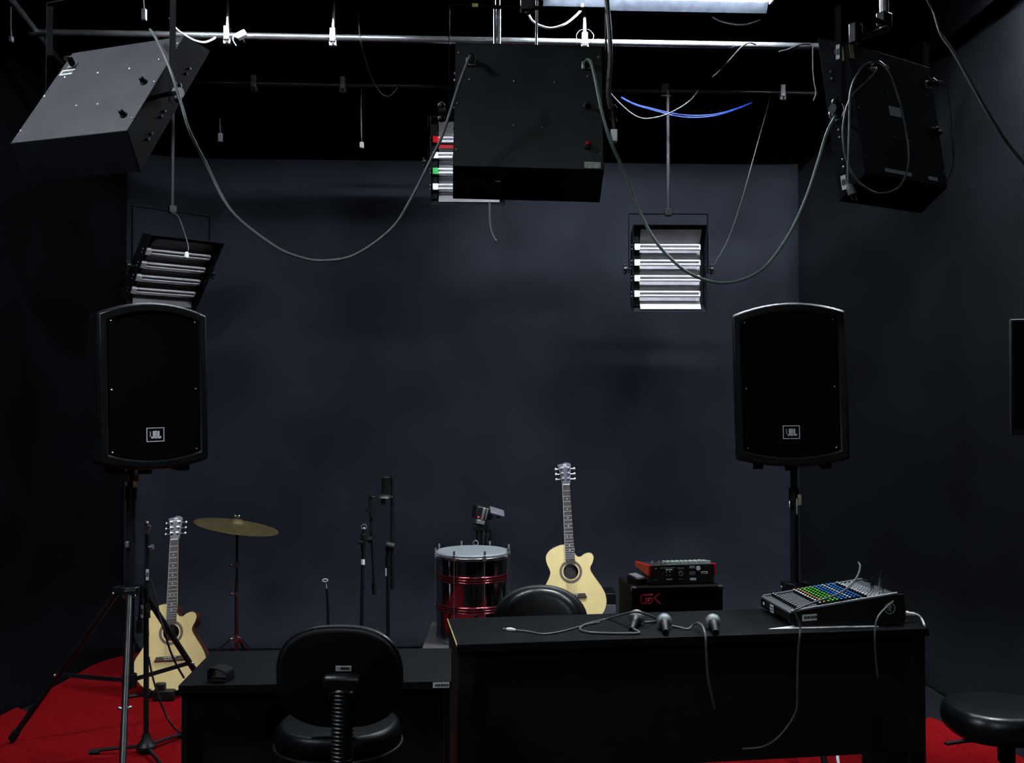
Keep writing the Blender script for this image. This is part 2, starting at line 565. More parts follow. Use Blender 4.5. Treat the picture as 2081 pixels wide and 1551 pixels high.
# ================================================================== OVERHEAD: lamps and rails
def batten(label, c, length, yaw, tube_mat, stems=(-0.4, 0.4), flanges=((-1, 0.03), (1, 0.03)), fm='batten'):
    """Open fluorescent batten: inverted trough with splayed flanges, two tubes under it."""
    t = thing('fluorescent_batten', label, 'lamp', c, rz(yaw), group='ceiling fluorescent battens')
    L = length / 2
    part('housing', MB().box((0, 0, 0.045), (length, 0.07, 0.05)), 'batten', t, bevel=0.004)
    for s, dr in flanges:
        part('reflector_flange', MB().slab([(-L, s * 0.034, 0.022), (L, s * 0.034, 0.022), (L, s * 0.1, -dr), (-L, s * 0.1, -dr)], (0, 0, 0.003)), fm, t)
    for s in (-1, 1):
        part('end_cap', MB().box((s * (L + 0.006), 0, 0.0), (0.012, 0.09, 0.05)), 'batten', t)
    for s in (-1, 1):
        part('tube', MB().cyl((-L + 0.03, s * 0.032, 0), (L - 0.012, s * 0.032, 0), 0.013, seg=8), tube_mat, t)
    for x in stems:
        part('hanger_stem', MB().cyl((x * length, 0, 0.07), (x * length, 0, 4.45 - c[2]), 0.006, seg=8), 'black_metal', t)
    return t


batten('lit white fluorescent batten cut by the top edge above the long pipe', at(1338, -10, 5.86), 1.36, 0.047, 'tube_a', stems=(-0.46, 0.4), flanges=((1, 0.058),), fm='batten_dark')
batten('fluorescent batten above the tilted paler light, out of the frame', (-1.38, 5.5, 4.12), 1.3, 0.047, 'tube_b', flanges=((-1, 0.03), (1, 0.05)))
batten('fluorescent batten overhead in front of the two desks', (-2.5, 2.2, 4.2), 1.0, 0.5, 'tube_d')
batten('unseen fluorescent batten added behind the viewer for weak front light', (0.8, -1.2, 4.0), 1.3, 0.0, 'tube_f')  # added lamp, gives badges and stickers a little light from the front
batten('fluorescent batten close along the side wall past the light turned away', (2.4, 4.9, 4.1), 1.0, PI / 2, 'tube_e', flanges=((1, 0.12),))


def rail(label, pts, r, hang, name='lighting_rail', m_='pipe', cm='steel'):
    """Pipe of the overhead grid with its hanger rods and clamps (px, rod, bright)."""
    a, b = V(pts[0]), V(pts[1])
    t = thing(name, label, 'pipe', (a + b) / 2)
    part('pipe', MB().cyl(a, b, r, seg=20), m_, t, world=True)
    for px, rod in hang:
        k = None
        # point on the pipe that the photo shows at column px
        lo, hi = 0.0, 1.0
        for _ in range(40):
            mid_ = (lo + hi) / 2
            q = a.lerp(b, mid_)
            col = CX + F * q.x / (q.y * CT + (q.z - H) * ST)
            if col < px:
                lo = mid_
            else:
                hi = mid_
        q = a.lerp(b, lo)
        cl = MB().box(q + V((0, 0, 0.012)), (0.036, 2 * r + 0.016, 0.085))
        cl.box(q + V((0, 0, -0.036)), (0.045, 0.035, 0.035))
        c = part('clamp', cl, cm, t, world=True, bevel=0.004)
        bolt = MB().cyl(q + V((0.002, -0.026, -0.04)), q + V((0.002, -0.016, -0.04)), 0.008, seg=8)
        part('bolt', bolt, 'black_metal', c, world=True)
        if rod:
            part('hanger_rod', MB().tube([q + V((0, 0, 0.05)), q + V((0, 0, 0.16)), V((q.x, q.y, 4.45))], [0.012, 0.011, 0.005], seg=10), 'steel', t, world=True)
    return t


ra, rb = at(60, 66, 5.84), at(1730, 96, 6.1)
rail('long bright steel pipe running across under the fluorescent batten', (ra, rb), 0.021, [(462, True), (677, True), (1188, True)])
rail('dim thinner steel pipe running across close to the backdrop', (at(300, 166, 6.72), at(1660, 190, 6.98)), 0.017, [(516, False), (697, False), (1590, False)], m_='dark_pipe', cm='grey_metal')
rail('short steel pipe running back from the corner above the paler light', (at(-10, -40, 5.2), at(135, 143, 6.5)), 0.021, [])
# pair of slim silver rods behind the middle light
for i, px in enumerate((1005.5, 1014.5)):
    q = at(px, 88, 5.55)
    top = at(px, 20, 5.55)
    t = thing('drop_rod', ('left' if False else '') + ('slim silver rod with a rust brown tip above the middle light' if i == 0 else 'slim silver rod twin, the one nearer the white looped wire'), 'rod', (q.x, q.y, q.z - 0.15))
    part('rod', MB().cyl((q.x, q.y, q.z - 0.15), top, 0.009, seg=10), 'steel', t, world=True)
    part('tip', MB().tube([top, top + V((0, 0, 0.03)), V((top.x, top.y, 4.45))], [0.009, 0.005, 0.004], seg=8), 'mahogany', t, world=True)


# ================================================================== STUDIO LIGHTS
LW, HB, HF, LD = 0.5, 0.458, 0.588, 0.114


def studio_light(label, pos, yaw, pitch, roll, yoke_top, plate='plate', pole_to=4.45, pole_r=0.012, pole_mat='black_metal', front=True, bases=None, red_glints=(), pole_x=0.0):
    t = thing('studio_light', label, 'light', pos, rz(yaw), group='fluorescent studio lights on yokes')
    A = (rx(pitch) @ ry(roll)).to_4x4()
    b, f = {}, {}
    for n_, s in (('L', -1), ('R', 1)):
        for m_, u in (('T', 1), ('B', -1)):
            b[m_ + n_] = V((s * LW / 2, -LD / 2, u * HB / 2))
            f[m_ + n_] = V((s * LW / 2, LD / 2, u * HF / 2))
    th = 0.004

    def P(name, mb, m_, **k):
        return part(name, mb.xf(A), m_, t, **k)

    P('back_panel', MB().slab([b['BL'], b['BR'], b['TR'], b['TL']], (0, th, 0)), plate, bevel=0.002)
    P('side_panel', MB().slab([b['TL'], f['TL'], f['BL'], b['BL']], (th, 0, 0)), 'panel_black', bevel=0.0015)
    P('side_panel', MB().slab([b['TR'], f['TR'], f['BR'], b['BR']], (-th, 0, 0)), 'panel_black', bevel=0.0015)
    P('top_panel', MB().slab([b['TL'], b['TR'], f['TR'], f['TL']], (0, 0, -th)), 'panel_black', bevel=0.0015)
    P('bottom_panel', MB().slab([b['BL'], b['BR'], f['BR'], f['BL']], (0, 0, th)), 'panel_black', bevel=0.0015)
    # reflector of four shallow troughs, four twin-tube lamps in front of it
    zs = [0.145, 0.04, -0.065, -0.17]
    prof = []
    top = 0.262
    prof.append((0.043, top))
    for z in zs:
        prof += [(-0.006, z + 0.05), (-0.016, z + 0.018), (-0.016, z - 0.018), (-0.007, z - 0.048), (-0.001, z - 0.0525)]
    prof.append((0.043, -0.272))
    x0, x1 = (-0.195, 0.215)
    if front:
        x0, x1 = -0.215, 0.195     # seen from the other side the sockets are on its right
    mb = MB()
    for i in range(len(prof) - 1):
        (ya, za), (yb, zb) = prof[i], prof[i + 1]
        mb.slab([(x0, ya, za), (x1, ya, za), (x1, yb, zb), (x0, yb, zb)], (0, -0.002, 0))
    P('reflector', mb, 'reflector', smooth=False)
    sx = 0.225 if front else -0.225
    sg = -1 if front else 1
    P('socket_strip', MB().box((sx, 0.0, 0), (0.04, 0.03, 0.5)), 'matte_black')
    for i, z in enumerate(zs):
        lamp = MB()
        xa = sx - sg * 0.012 + sg * 0.04
        xb = -sx - sg * 0.02
        for dz in (-0.0125, 0.0125):
            lamp.cyl((xa, 0.026, z + dz), (xb, 0.026, z + dz), 0.0088, seg=10)
        lamp.box((xb, 0.026, z), (0.012, 0.014, 0.034))
        l_ = P('lamp', lamp, 'tube')
        bm_ = (bases or {}).get(i, 'white_plastic')
        part('lamp_base', MB().box((sx + sg * 0.008, 0.026, z), (0.038, 0.024, 0.043)).xf(A), bm_, l_, bevel=0.003)
        if i in red_glints:
            P('reflection_strip', MB().box((0, 0.022, z - 0.045), (0.4, 0.002, 0.022)), 'red_reflection')  # painted strip in place of the carpet's red reflection
    # screws along both side panels and round the back
    sc = MB()
    for s in (-1, 1):
        for z in zs:
            for dz in (-0.013, 0.013):
                sc.sphere((s * LW / 2, 0.022, z + dz), 0.0055, 8, 4)
        for z in (0.19, 0.0, -0.17):
            sc.sphere((s * 0.239, -LD / 2, z), 0.0045, 8, 4)
    for x, z in ((-0.05, 0.088), (0.088, 0.088), (-0.05, -0.075), (0.045, -0.08), (-0.2, 0.09), (0.2, 0.115)):
        sc.sphere((x, -LD / 2, z), 0.0045, 8, 4)
    P('screws', sc, 'screw', kind='stuff')
    # yoke: flat strap, upright whatever the tilt of the box
    xa = LW / 2 + 0.018
    P2 = lambda n_, mb_, m_, **k: part(n_, mb_, m_, t, **k)
    yk = MB()
    for s in (-1, 1):
        yk.box((s * xa, 0, (yoke_top - 0.03) / 2), (0.004, 0.026, yoke_top + 0.03))
    yk.box((0, 0, yoke_top), (2 * xa + 0.004, 0.026, 0.004))
    P2('yoke', yk, 'panel_black')
    for s in (-1, 1):
        kb = MB().cyl((s * (LW / 2), 0, 0), (s * (xa + 0.022), 0, 0), 0.007, seg=10)
        kb.cyl((s * (xa + 0.014), 0, 0), (s * (xa + 0.036), 0, 0), 0.019, 0.017, seg=8)
        kb.sphere((s * (xa + 0.026), -0.004, 0.022), 0.013, 8, 6)
        kb.sphere((s * (xa + 0.026), -0.004, -0.022), 0.013, 8, 6)
        P2('tilt_knob', kb, 'black_plastic')
    P2('hanging_pole', MB().cyl((pole_x, 0, yoke_top - 0.02), (pole_x, 0, pole_to - pos[2]), pole_r, seg=12), pole_mat)
    P2('pole_socket', MB().box((pole_x, 0, yoke_top + 0.012), (0.05, 0.034, 0.05)), 'black_metal', bevel=0.004)
    t['_A'] = 0
    del t['_A']
    return t, A


def backfeature(t, A, x, z, kind):
    y = -LD / 2
    if kind == 'inlet':
        o = part('cable_inlet', MB().box((x, y - 0.002, z), (0.034, 0.006, 0.03)).xf(A), 'grey_metal', t, bevel=0.002)
        part('strain_relief', MB().tube([V((x, y, z)), V((x, y - 0.025, z + 0.008)), V((x + 0.006, y - 0.04, z - 0.012))], [0.011, 0.011, 0.008], 10).xf(A), 'black_plastic', o)
    elif kind == 'knob':
        part('dial', MB().lathe([(0.013, 0), (0.013, 0.004), (0.009, 0.006), (0.008, 0.02), (0.006, 0.022)], 14, A @ Matrix.Translation((x, y, z)) @ Matrix.Rotation(PI / 2, 4, 'X')), 'black_plastic', t)
    elif kind == 'red':
        o = part('fuse_holder', MB().lathe([(0.012, 0), (0.012, 0.01), (0.009, 0.012)], 14, A @ Matrix.Translation((x, y, z)) @ Matrix.Rotation(PI / 2, 4, 'X')), 'black_plastic', t)
        part('red_button', MB().lathe([(0.007, 0.01), (0.007, 0.022), (0.004, 0.024)], 12, A @ Matrix.Translation((x, y, z + 0.003)) @ Matrix.Rotation(PI / 2, 4, 'X')), 'red_paint', o, label='red button')


def on_back(A, x, z):
    e = A.to_3x3()
    return A @ V((x, -LD / 2, z)), e @ V((1, 0, 0)), e @ V((0, 0, 1))


R_ = math.radians
# left: paler plate, steep tilt
tl, Al = studio_light('tilted studio light with a paler grey back, hanging beside the bright pipe', (-1.365, 3.347, 2.689), R_(-21.7), R_(-33), R_(1.3), 0.375, plate='paler')
backfeature(tl, Al, 0.194, 0.004, 'knob')
backfeature(tl, Al, 0.194, -0.152, 'knob')
backfeature(tl, Al, -0.2, 0.152, 'inlet')
sticker(tl, *on_back(Al, -0.207, 0.118), 0.06, 0.028, 1, 'sticker')
# middle
tm, Am = studio_light('large dark green-grey studio light seen from behind in the middle', (0.054, 3.3755, 2.659), R_(2.7), R_(-12.4), R_(0.95), 0.365)
for x, z, k in ((-0.197, 0.155, 'inlet'), (0.197, 0.155, 'inlet'), (0.195, 0.003, 'knob'), (0.195, -0.145, 'red')):
    backfeature(tm, Am, x, z, k)
c_, ex_, ez_ = on_back(Am, 0.212, -0.212)
sticker(tm, c_, ex_, ez_, 0.055, 0.022, 0, 'grey_tape', 'tape_strip', label='pale torn tape')
part('latch', MB().box((-0.1, 0.0, -0.262), (0.018, 0.045, 0.004), None).xf(Am), 'violet_metal', tm)
sticker(tm, V((-0.18, -0.013, 0.365)), (1, 0, 0), (0, 0, 1), 0.02, 0.012, 0, 'tape', 'tape_strip', label='yellowed tape on the yoke')
# right
tr, Ar = studio_light('black studio light turned to the wall with a looped cord on its back', (1.333, 3.535, 2.6716), R_(36), R_(-7.1), R_(-1.7), 0.36, pole_r=0.016, pole_mat='grey_metal')
backfeature(tr, Ar, -0.12, 0.16, 'inlet')
backfeature(tr, Ar, 0.215, 0.155, 'inlet')
backfeature(tr, Ar, 0.205, -0.02, 'knob')
backfeature(tr, Ar, 0.225, -0.03, 'knob')
sticker(tr, *on_back(Ar, -0.02, 0.018), 0.075, 0.034, 0)
c_, ex_, ez_ = on_back(Ar, -0.055, -0.205)
sticker(tr, c_, ex_, ez_, 0.16, 0.013, 0)
c_, ex_, ez_ = on_back(Ar, 0.16, -0.205)
sticker(tr, c_, ex_, ez_, 0.06, 0.013, 0)
c_, ex_, ez_ = on_back(Ar, -0.035, 0.178)
sticker(tr, c_, ex_ + ez_ * 0.5, ez_ - ex_ * 0.5, 0.03, 0.016, 0, 'tape', 'tape_strip')
c_, ex_, ez_ = on_back(Ar, -0.235, 0.2)
sticker(tr, c_, ex_, ez_, 0.024, 0.05, 0, 'tape', 'tape_strip')
e3 = Ar.to_3x3()
sticker(tr, Ar @ V((-LW / 2, -0.02, 0.2)), e3 @ V((0, -1, 0)), e3 @ V((0, 0, 1)), 0.035, 0.05, 0, 'tape', 'tape_strip')
sticker(tr, V((-LW / 2 - 0.021, 0.0, 0.2)), (0, -1, 0), (0, 0, 1), 0.015, 0.05, 1)
sticker(tr, Ar @ V((-LW / 2, 0.03, -0.235)), e3 @ V((0, -1, 0)), e3 @ V((0, 0, 1)), 0.02, 0.05, 1)
part('ring', MB().tube([V((-LW / 2 - 0.03, 0.03 * math.cos(a), 0.03 * math.sin(a) - 0.005)) for a in [2 * PI * k / 20 for k in range(20)]], 0.003, 6, close=True), 'steel', tr)
arm = MB().bar((-0.17, 0, 0.27), (0.02, 0.0, 0.345), 0.03, 0.02, (0, 1, 0)).box((-0.17, 0, 0.285), (0.04, 0.03, 0.07))
part('swivel_arm', arm, 'black_metal', tr, bevel=0.004)

# rear three, lamps facing the camera (yaw about 180)
p = at(1358.5, 547, 6.72)
tw, _ = studio_light('small studio light with four bright white lamps above the mixing desks', p, PI + R_(1), R_(-3), R_(0), 0.375, pole_to=3.82, pole_mat='pole', bases={1: 'white_plastic'})
p = at(950.5, 330, 6.7)
tc_, _ = studio_light('studio light with red and green lamp ends half hidden behind the middle one', p, PI + R_(2), R_(-4), R_(0), 0.3, pole_to=4.45, bases={2: 'green_plastic', 0: 'red_paint'}, red_glints=(0,))
p = V((-2.25, 6.566, 2.555))
tb, Ab = studio_light('tilted studio light with pinkish lamps just above the loudspeaker', p, R_(224.6), R_(-43.6), R_(0.4), 0.39, pole_to=3.82, pole_r=0.013, pole_mat='pole')


# pole clamps at the rear pipe
def pole_clamp(px, y, t):
    q = at(px, 182, y)
    c = MB().box(q, (0.05, 0.06, 0.07))
    c.cyl(q + V((-0.03, -0.02, -0.05)), q + V((0.04, -0.02, -0.05)), 0.008, seg=8)
    part('rail_clamp', c, 'black_metal', t, world=True, bevel=0.005)


pole_clamp(1351, 6.74, tw)


# ================================================================== LOUDSPEAKERS
def bowed(wd, ht, st, sb, n=10):
    """Front outline: straight sides, bowed top and bottom."""
    pts = []
    for k in range(n + 1):
        u = -1 + 2 * k / n
        pts.append((u * wd / 2, -ht / 2 + sb * (u * u)))
    for k in range(n + 1):
        u = 1 - 2 * k / n
        pts.append((u * wd / 2, ht / 2 - st * (u * u)))
    return pts


def loudspeaker(label, c, yaw, roll, wd, ht):
    t = thing('loudspeaker', label, 'loudspeaker', c, rz(yaw) @ ry(roll))
    o = bowed(wd, ht, 0.05, 0.035)
    body = MB()
    # cabinet: front shell then tapering back
    n = len(o)
    rings = [(-0.2, 0.985), (-0.185, 1.0), (-0.02, 1.0), (0.2, 0.88)]
    vs = [V((x * s, y, z * (1 if y < 0 else 0.93))) for y, s in rings for x, z in o]
    fs = []
    for i in range(len(rings) - 1):
        for k in range(n):
            l = (k + 1) % n
            fs.append((i * n + k, i * n + l, (i + 1) * n + l, (i + 1) * n + k))
    fs += [tuple(range(n))[::-1], tuple((len(rings) - 1) * n + k for k in range(n))]
    body.add(vs, fs)
    part('cabinet', body, 'cab', t, bevel=0.012)
    inner = bowed(wd * 0.84, ht * 0.885, 0.044, 0.034)
    outer = bowed(wd * 0.985, ht * 0.985, 0.05, 0.035)
    part('bezel', MB().band(outer, inner, -0.222, -0.198), 'cab', t, bevel=0.008)
    gi = bowed(wd * 0.836, ht * 0.88, 0.044, 0.034)
    part('grille', MB().prism(gi, -0.212, -0.198), 'grille', t, bevel=0.003)
    sc = MB()
    for s in (-1, 1):
        for z in (0.385, -0.02, -0.385):
            sc.sphere((s * wd * 0.385, -0.2125, z * ht), 0.0045, 8, 4)
    part('screws', sc, 'screw', t, kind='stuff')
    # badge: outlined square with three letters
    bw, bh = 0.078, 0.064
    bz = -ht * 0.29
    pl = part('badge', MB().box((0.0, -0.2135, bz), (bw, 0.003, bh)), 'matte_black', t)
    sq = lambda w_, h_: [(-w_ / 2, -h_ / 2), (w_ / 2, -h_ / 2), (w_ / 2, h_ / 2), (-w_ / 2, h_ / 2)]
    T = Matrix.Translation((0, 0, bz))
    part('badge_outline', MB().band(sq(bw, bh), sq(bw - 0.006, bh - 0.006), -0.2165, -0.2145, T), 'white_print', pl)
    lt = MB()
    hy = 0.0145

    def st(pts, th=0.0052):
        for p, q in zip(pts, pts[1:]):
            d = (V((q[0], 0, q[1])) - V((p[0], 0, p[1]))).normalized() * th * 0.42
            lt.bar(V((p[0], -0.2158, p[1] + bz)) - d, V((q[0], -0.2158, q[1] + bz)) + d, th, 0.0016, (1, 0, 0) if abs(q[1] - p[1]) > abs(q[0] - p[0]) else (0, 0, 1))

    st([(-0.0085, hy), (-0.0085, -hy + 0.004), (-0.0105, -hy), (-0.0155, -hy), (-0.0165, -hy + 0.004)])
    st([(-0.0015, -hy), (-0.0015, hy), (0.0055, hy), (0.0072, hy - 0.004), (0.0072, 0.003), (0.0055, 0.0005), (0.0, 0.0005)])
    st([(0.0055, 0.0005), (0.0076, -0.003), (0.0076, -hy + 0.004), (0.0055, -hy), (-0.0015, -hy)])
    st([(0.0148, hy), (0.0148, -hy), (0.0215, -hy), (0.0235, -hy + 0.005)])
    for k in range(3):
        lt.box((-0.0222, -0.2158, bz + hy - 0.0025 - k * 0.0085), (0.0042, 0.0016, 0.0045))
    part('badge_lettering', lt, 'white_print', pl)
    for s in (-1, 1):
        part('foot', MB().box((s * wd * 0.3, -0.05, -ht / 2 + 0.0), (0.05, 0.2, 0.03)), 'black_plastic', t, bevel=0.005)
    part('pole_cup', MB().cyl((0, 0, -ht / 2 + 0.03), (0, 0, -ht / 2 - 0.03), 0.032, seg=16), 'black_plastic', t)
    return t


SPL = at(292, 786, 4.72)
loudspeaker('black loudspeaker on the tall tripod beside the cymbal, side showing', SPL, R_(33), R_(-1.2), 0.482, 0.765)
SPR = at(1603, 783, 4.98)
loudspeaker('black loudspeaker raised behind the large mixing console', SPR, R_(-14), R_(-1.2), 0.53, 0.79)


def speaker_stand(label, cen, top_z, hub_z, feet, brace_z, clips, pole_r=0.0165):
    t = thing('speaker_stand', label, 'stand', (cen.x, cen.y, 0.014))
    W_ = dict(world=True)
    x, y = cen.x, cen.y
    part('upper_pole', MB().cyl((x, y, hub_z + 0.45), (x, y, top_z - 0.012), pole_r, seg=16), 'black_metal', t, **W_)
    part('lower_pole', MB().cyl((x, y, hub_z - 0.45), (x, y, hub_z + 0.48), pole_r + 0.004, seg=16), 'black_metal', t, **W_)
    part('collar', MB().cyl((x, y, hub_z + 0.43), (x, y, hub_z + 0.49), pole_r + 0.009, seg=16), 'black_plastic', t, **W_)
    hub = MB().cyl((x, y, hub_z - 0.02), (x, y, hub_z + 0.02), 0.05, 0.05, seg=12)
    bolts = MB()
    for f in feet:
        d = V((f.x - x, f.y - y, 0)).normalized()
        hub.bar((x, y, hub_z), V((x, y, hub_z)) + d * 0.085, 0.05, 0.03, d.cross(V((0, 0, 1))))
    part('hub', hub, 'black_metal', t, bevel=0.004, **W_)
    low = V((x, y, brace_z))
    part('slide_hub', MB().cyl(low - V((0, 0, 0.03)), low + V((0, 0, 0.03)), 0.034, seg=12), 'black_plastic', t, **W_)
    for f in feet:
        d = V((f.x - x, f.y - y, 0)).normalized()
        a = V((x, y, hub_z - 0.015)) + d * 0.075
        e = V((f.x, f.y, 0.036))
        l = part('leg', MB().cyl(a, e, 0.0145, seg=14), 'black_metal', t, **W_)
        dd = (e - a).normalized()
        part('rubber_foot', MB().cyl(e - dd * 0.05, e + dd * 0.004, 0.019, 0.02, seg=12), 'black_plastic', l, **W_)
        s = d.cross(V((0, 0, 1)))
        k = (a.z - brace_z) / (a.z - e.z)
        q = a.lerp(e, k)
        part('brace', MB().bar(low + d * 0.03, q, 0.02, 0.006, V((0, 0, 1))), 'black_metal', t, **W_)
        for bp in (a, q):
            bolts.cyl(bp - s * 0.022, bp + s * 0.022, 0.006, seg=8)
            bolts.sphere(bp + s * 0.022, 0.008, 8, 5).sphere(bp - s * 0.022, 0.008, 8, 5)
    part('bolts', bolts, 'screw', t, kind='stuff', **W_)
    for (px, py, yy, wd, ht, m_) in clips:
        c = at(px, py, yy)
        part('clip', MB().box(c, (wd, 0.02, ht)), m_, t, bevel=0.004, **W_)
    return t


cl = V((SPL.x + (268 - 292) / F * 4.72, 4.72, 0))
fl = [V((at(25, 1508, 4.9).x, 4.9, 0)), V((at(246, 1551, 4.02).x, 4.02, 0)), V((at(455, 1470, 5.25).x, 5.25, 0))]
speaker_stand('tall black tripod stand with one leg across the pale guitar', cl, SPL.z - 0.38, at(263, 1200, 4.72).z, fl, at(260, 1386, 4.7).z,
              [(258, 969, 4.66, 0.02, 0.045, 'brass'), (276, 978, 4.66, 0.022, 0.06, 'brass'), (258, 1107, 4.69, 0.014, 0.03, 'grey_metal')])
cr = V((SPR.x + (1612 - 1603) / F * 4.98, 4.98, 0))
fr = [V((at(1545, 1290, 5.45).x - 0.12, 5.5, 0)), V((at(1679, 1551, 4.42).x, 4.42, 0)), V((cr.x + 0.5, 5.35, 0))]
speaker_stand('black tripod stand rising behind the large mixing console', cr, SPR.z - 0.4, at(1610, 1192, 4.98).z, fr, 0.3,
              [(1604, 1024, 4.95, 0.008, 0.04, 'steel'), (1619, 1029, 4.95, 0.007, 0.08, 'grey_metal'), (1625, 1016, 4.95, 0.018, 0.055, 'brass')])


# ================================================================== GUITARS
BODY = [(-0.030, .488), (-.075, .481), (-.120, .459), (-.1455, .4255), (-.146, .385), (-.131, .344), (-.126, .3145), (-.148, .266), (-.180, .2146),
        (-.199, .185), (-.207, .150), (-.201, .107), (-.18, .067), (-.145, .03), (-.08, .006), (0, 0), (.08, .006), (.145, .03), (.18, .067), (.201, .107),
        (.2066, .150), (.199, .190), (.178, .233), (.1465, .281), (.122, .3256), (.1226, .348), (.1365, .374), (.1445, .403), (.136, .4255), (.115, .434),
        (.0845, .4255), (.066, .412), (.045, .4144), (.029, .4366), (.027, .47)]


def guitar(label, hole_at, lean, roll, bridge_flip=1):
    R = rx(-lean) @ ry(roll)
    ez = R @ V((0, 0, 1))
    o = V(hole_at) - ez * 0.322
    t = thing('acoustic_guitar', label, 'guitar', o, R, group='pale acoustic guitars')
    out = curve2(BODY, 4)
    hole = [(0.046 * math.cos(a), 0.322 + 0.046 * math.sin(a)) for a in [2 * PI * k / 32 for k in range(32)]]
    # top plate with a real sound hole
    bm = bmesh.new()
    vo = [bm.verts.new((x, 0, z)) for x, z in out]
    vi = [bm.verts.new((x, 0, z)) for x, z in hole]
    eds = [bm.edges.new((vo[i], vo[(i + 1) % len(vo)])) for i in range(len(vo))]
    eds += [bm.edges.new((vi[i], vi[(i + 1) % len(vi)])) for i in range(len(vi))]
    bmesh.ops.triangle_fill(bm, use_beauty=True, edges=eds)
    r = bmesh.ops.extrude_face_region(bm, geom=list(bm.faces))
    bmesh.ops.translate(bm, vec=(0, 0.004, 0), verts=[q for q in r['geom'] if isinstance(q, bmesh.types.BMVert)])
    mb = MB()
    bm.verts.ensure_lookup_table()
    for i, q in enumerate(bm.verts):
        q.index = i
    mb.add([q.co.copy() for q in bm.verts], [tuple(x.index for x in f.verts) for f in bm.faces])
    bm.free()
    part('soundboard', mb, 'spruce', t, smooth=False)
    # sides: a shell with a back
    ins = [(x * 0.985, (z - 0.24) * 0.985 + 0.24) for x, z in out]
    sh = MB().band(out, ins, 0.004, 0.095)
    part('sides', sh, 'mahogany', t)
    part('back', MB().prism(out, 0.092, 0.096), 'mahogany', t)
    part('binding', MB().band([(x * 1.006, (z - 0.24) * 1.006 + 0.24) for x, z in out], [(x * 0.992, (z - 0.24) * 0.992 + 0.24) for x, z in out], -0.0006, 0.006), 'mahogany', t)
    T = Matrix.Translation((0, 0, 0.322)) @ Matrix.Rotation(PI / 2, 4, 'X')
    part('rosette', MB().ring(0.054, 0.069, 0.0, 0.001, 40, T), 'rosette', t)
    # bridge with flared ends, pins and saddle
    bz = 0.179
    bo = [(-0.09, bz - 0.014), (-0.078, bz + 0.012), (-0.045, bz + 0.012), (0.045, bz + 0.012), (0.078, bz + 0.012), (0.09, bz - 0.014), (0.045, bz - 0.013), (0, bz - 0.017), (-0.045, bz - 0.013)]
    br = part('bridge', MB().prism(bo, -0.009, 0.0), 'rosewood', t, bevel=0.002)
    part('saddle', MB().box((0, -0.010, bz + 0.006), (0.074, 0.004, 0.003)), 'bone', br)
    pins = MB()
    for k in range(6):
        pins.sphere((-0.027 + k * 0.0108, -0.0095, bz - 0.005), 0.0032, 8, 4)
    part('bridge_pins', pins, 'bone', br, kind='stuff')
    # neck, fretboard, frets
    nz, ez_ = 0.855, 0.372
    part('neck', MB().hexa([(-0.027, 0.024, 0.40), (0.027, 0.024, 0.40), (0.028, -0.002, 0.40), (-0.028, -0.002, 0.40), (-0.019, 0.02, nz), (0.019, 0.02, nz), (0.0215, -0.002, nz), (-0.0215, -0.002, nz)]), 'neck', t, bevel=0.004)
    fb = part('fretboard', MB().hexa([(-0.029, -0.001, ez_), (0.029, -0.001, ez_), (0.029, -0.008, ez_), (-0.029, -0.008, ez_), (-0.022, -0.001, nz), (0.022, -0.001, nz), (0.022, -0.008, nz), (-0.022, -0.008, nz)]), 'rosewood', t)
    part('edge_binding', MB().hexa([(-0.0305, -0.001, ez_), (-0.029, -0.001, ez_), (-0.029, -0.0082, ez_), (-0.0305, -0.0082, ez_), (-0.0235, -0.001, nz), (-0.022, -0.001, nz), (-0.022, -0.0082, nz), (-0.0235, -0.0082, nz)]), 'bone', fb)
    for k in range(1, 21):
        d = 0.66 * (1 - 2 ** (-k / 12))
        z = nz - d
        hw = 0.022 + (0.029 - 0.022) * d / (nz - ez_)
        part('fret', MB().box((0, -0.0085, z), (hw * 2, 0.0024, 0.0038)), 'screw', fb)
    dots = MB()
    for k in (3, 5, 7, 9, 12, 15, 17):
        d = 0.66 * (1 - (2 ** (-k / 12) + 2 ** (-(k - 1) / 12)) / 2)
        for x in ((-0.012, 0.012) if k == 12 else (0,)):
            dots.cyl((x, -0.0075, nz - d), (x, -0.0088, nz - d), 0.0038, seg=10)
    part('inlay_dots', dots, 'white_print', fb, kind='stuff')
    part('nut', MB().box((0, -0.006, nz + 0.002), (0.044, 0.01, 0.005)), 'bone', t)
    # headstock, slightly tilted back
    hs = [(-0.024, nz), (0.024, nz), (0.03, nz + 0.03), (0.034, nz + 0.075), (0.038, nz + 0.135), (0.025, nz + 0.145), (0.006, nz + 0.149), (-0.012, nz + 0.142), (-0.046, nz + 0.135), (-0.034, nz + 0.075), (-0.029, nz + 0.03)]
    Th = Matrix.Translation((0, 0, nz)) @ Matrix.Rotation(R_(-8), 4, 'X') @ Matrix.Translation((0, 0, -nz))
    hd = part('headstock', MB().prism(hs, -0.003, 0.013, Th), 'headstock', t, bevel=0.002)
    mk = MB()
    mk.box((0.0, -0.0035, nz + 0.119), (0.046, 0.001, 0.003))
    for s in (-1, 1):
        mk.cyl((0.0 + s * 0.005, -0.003, nz + 0.131), (0.0 + s * 0.005, -0.0042, nz + 0.131), 0.0045, seg=8)
    part('emblem', mk.xf(Th), 'white_print', hd)
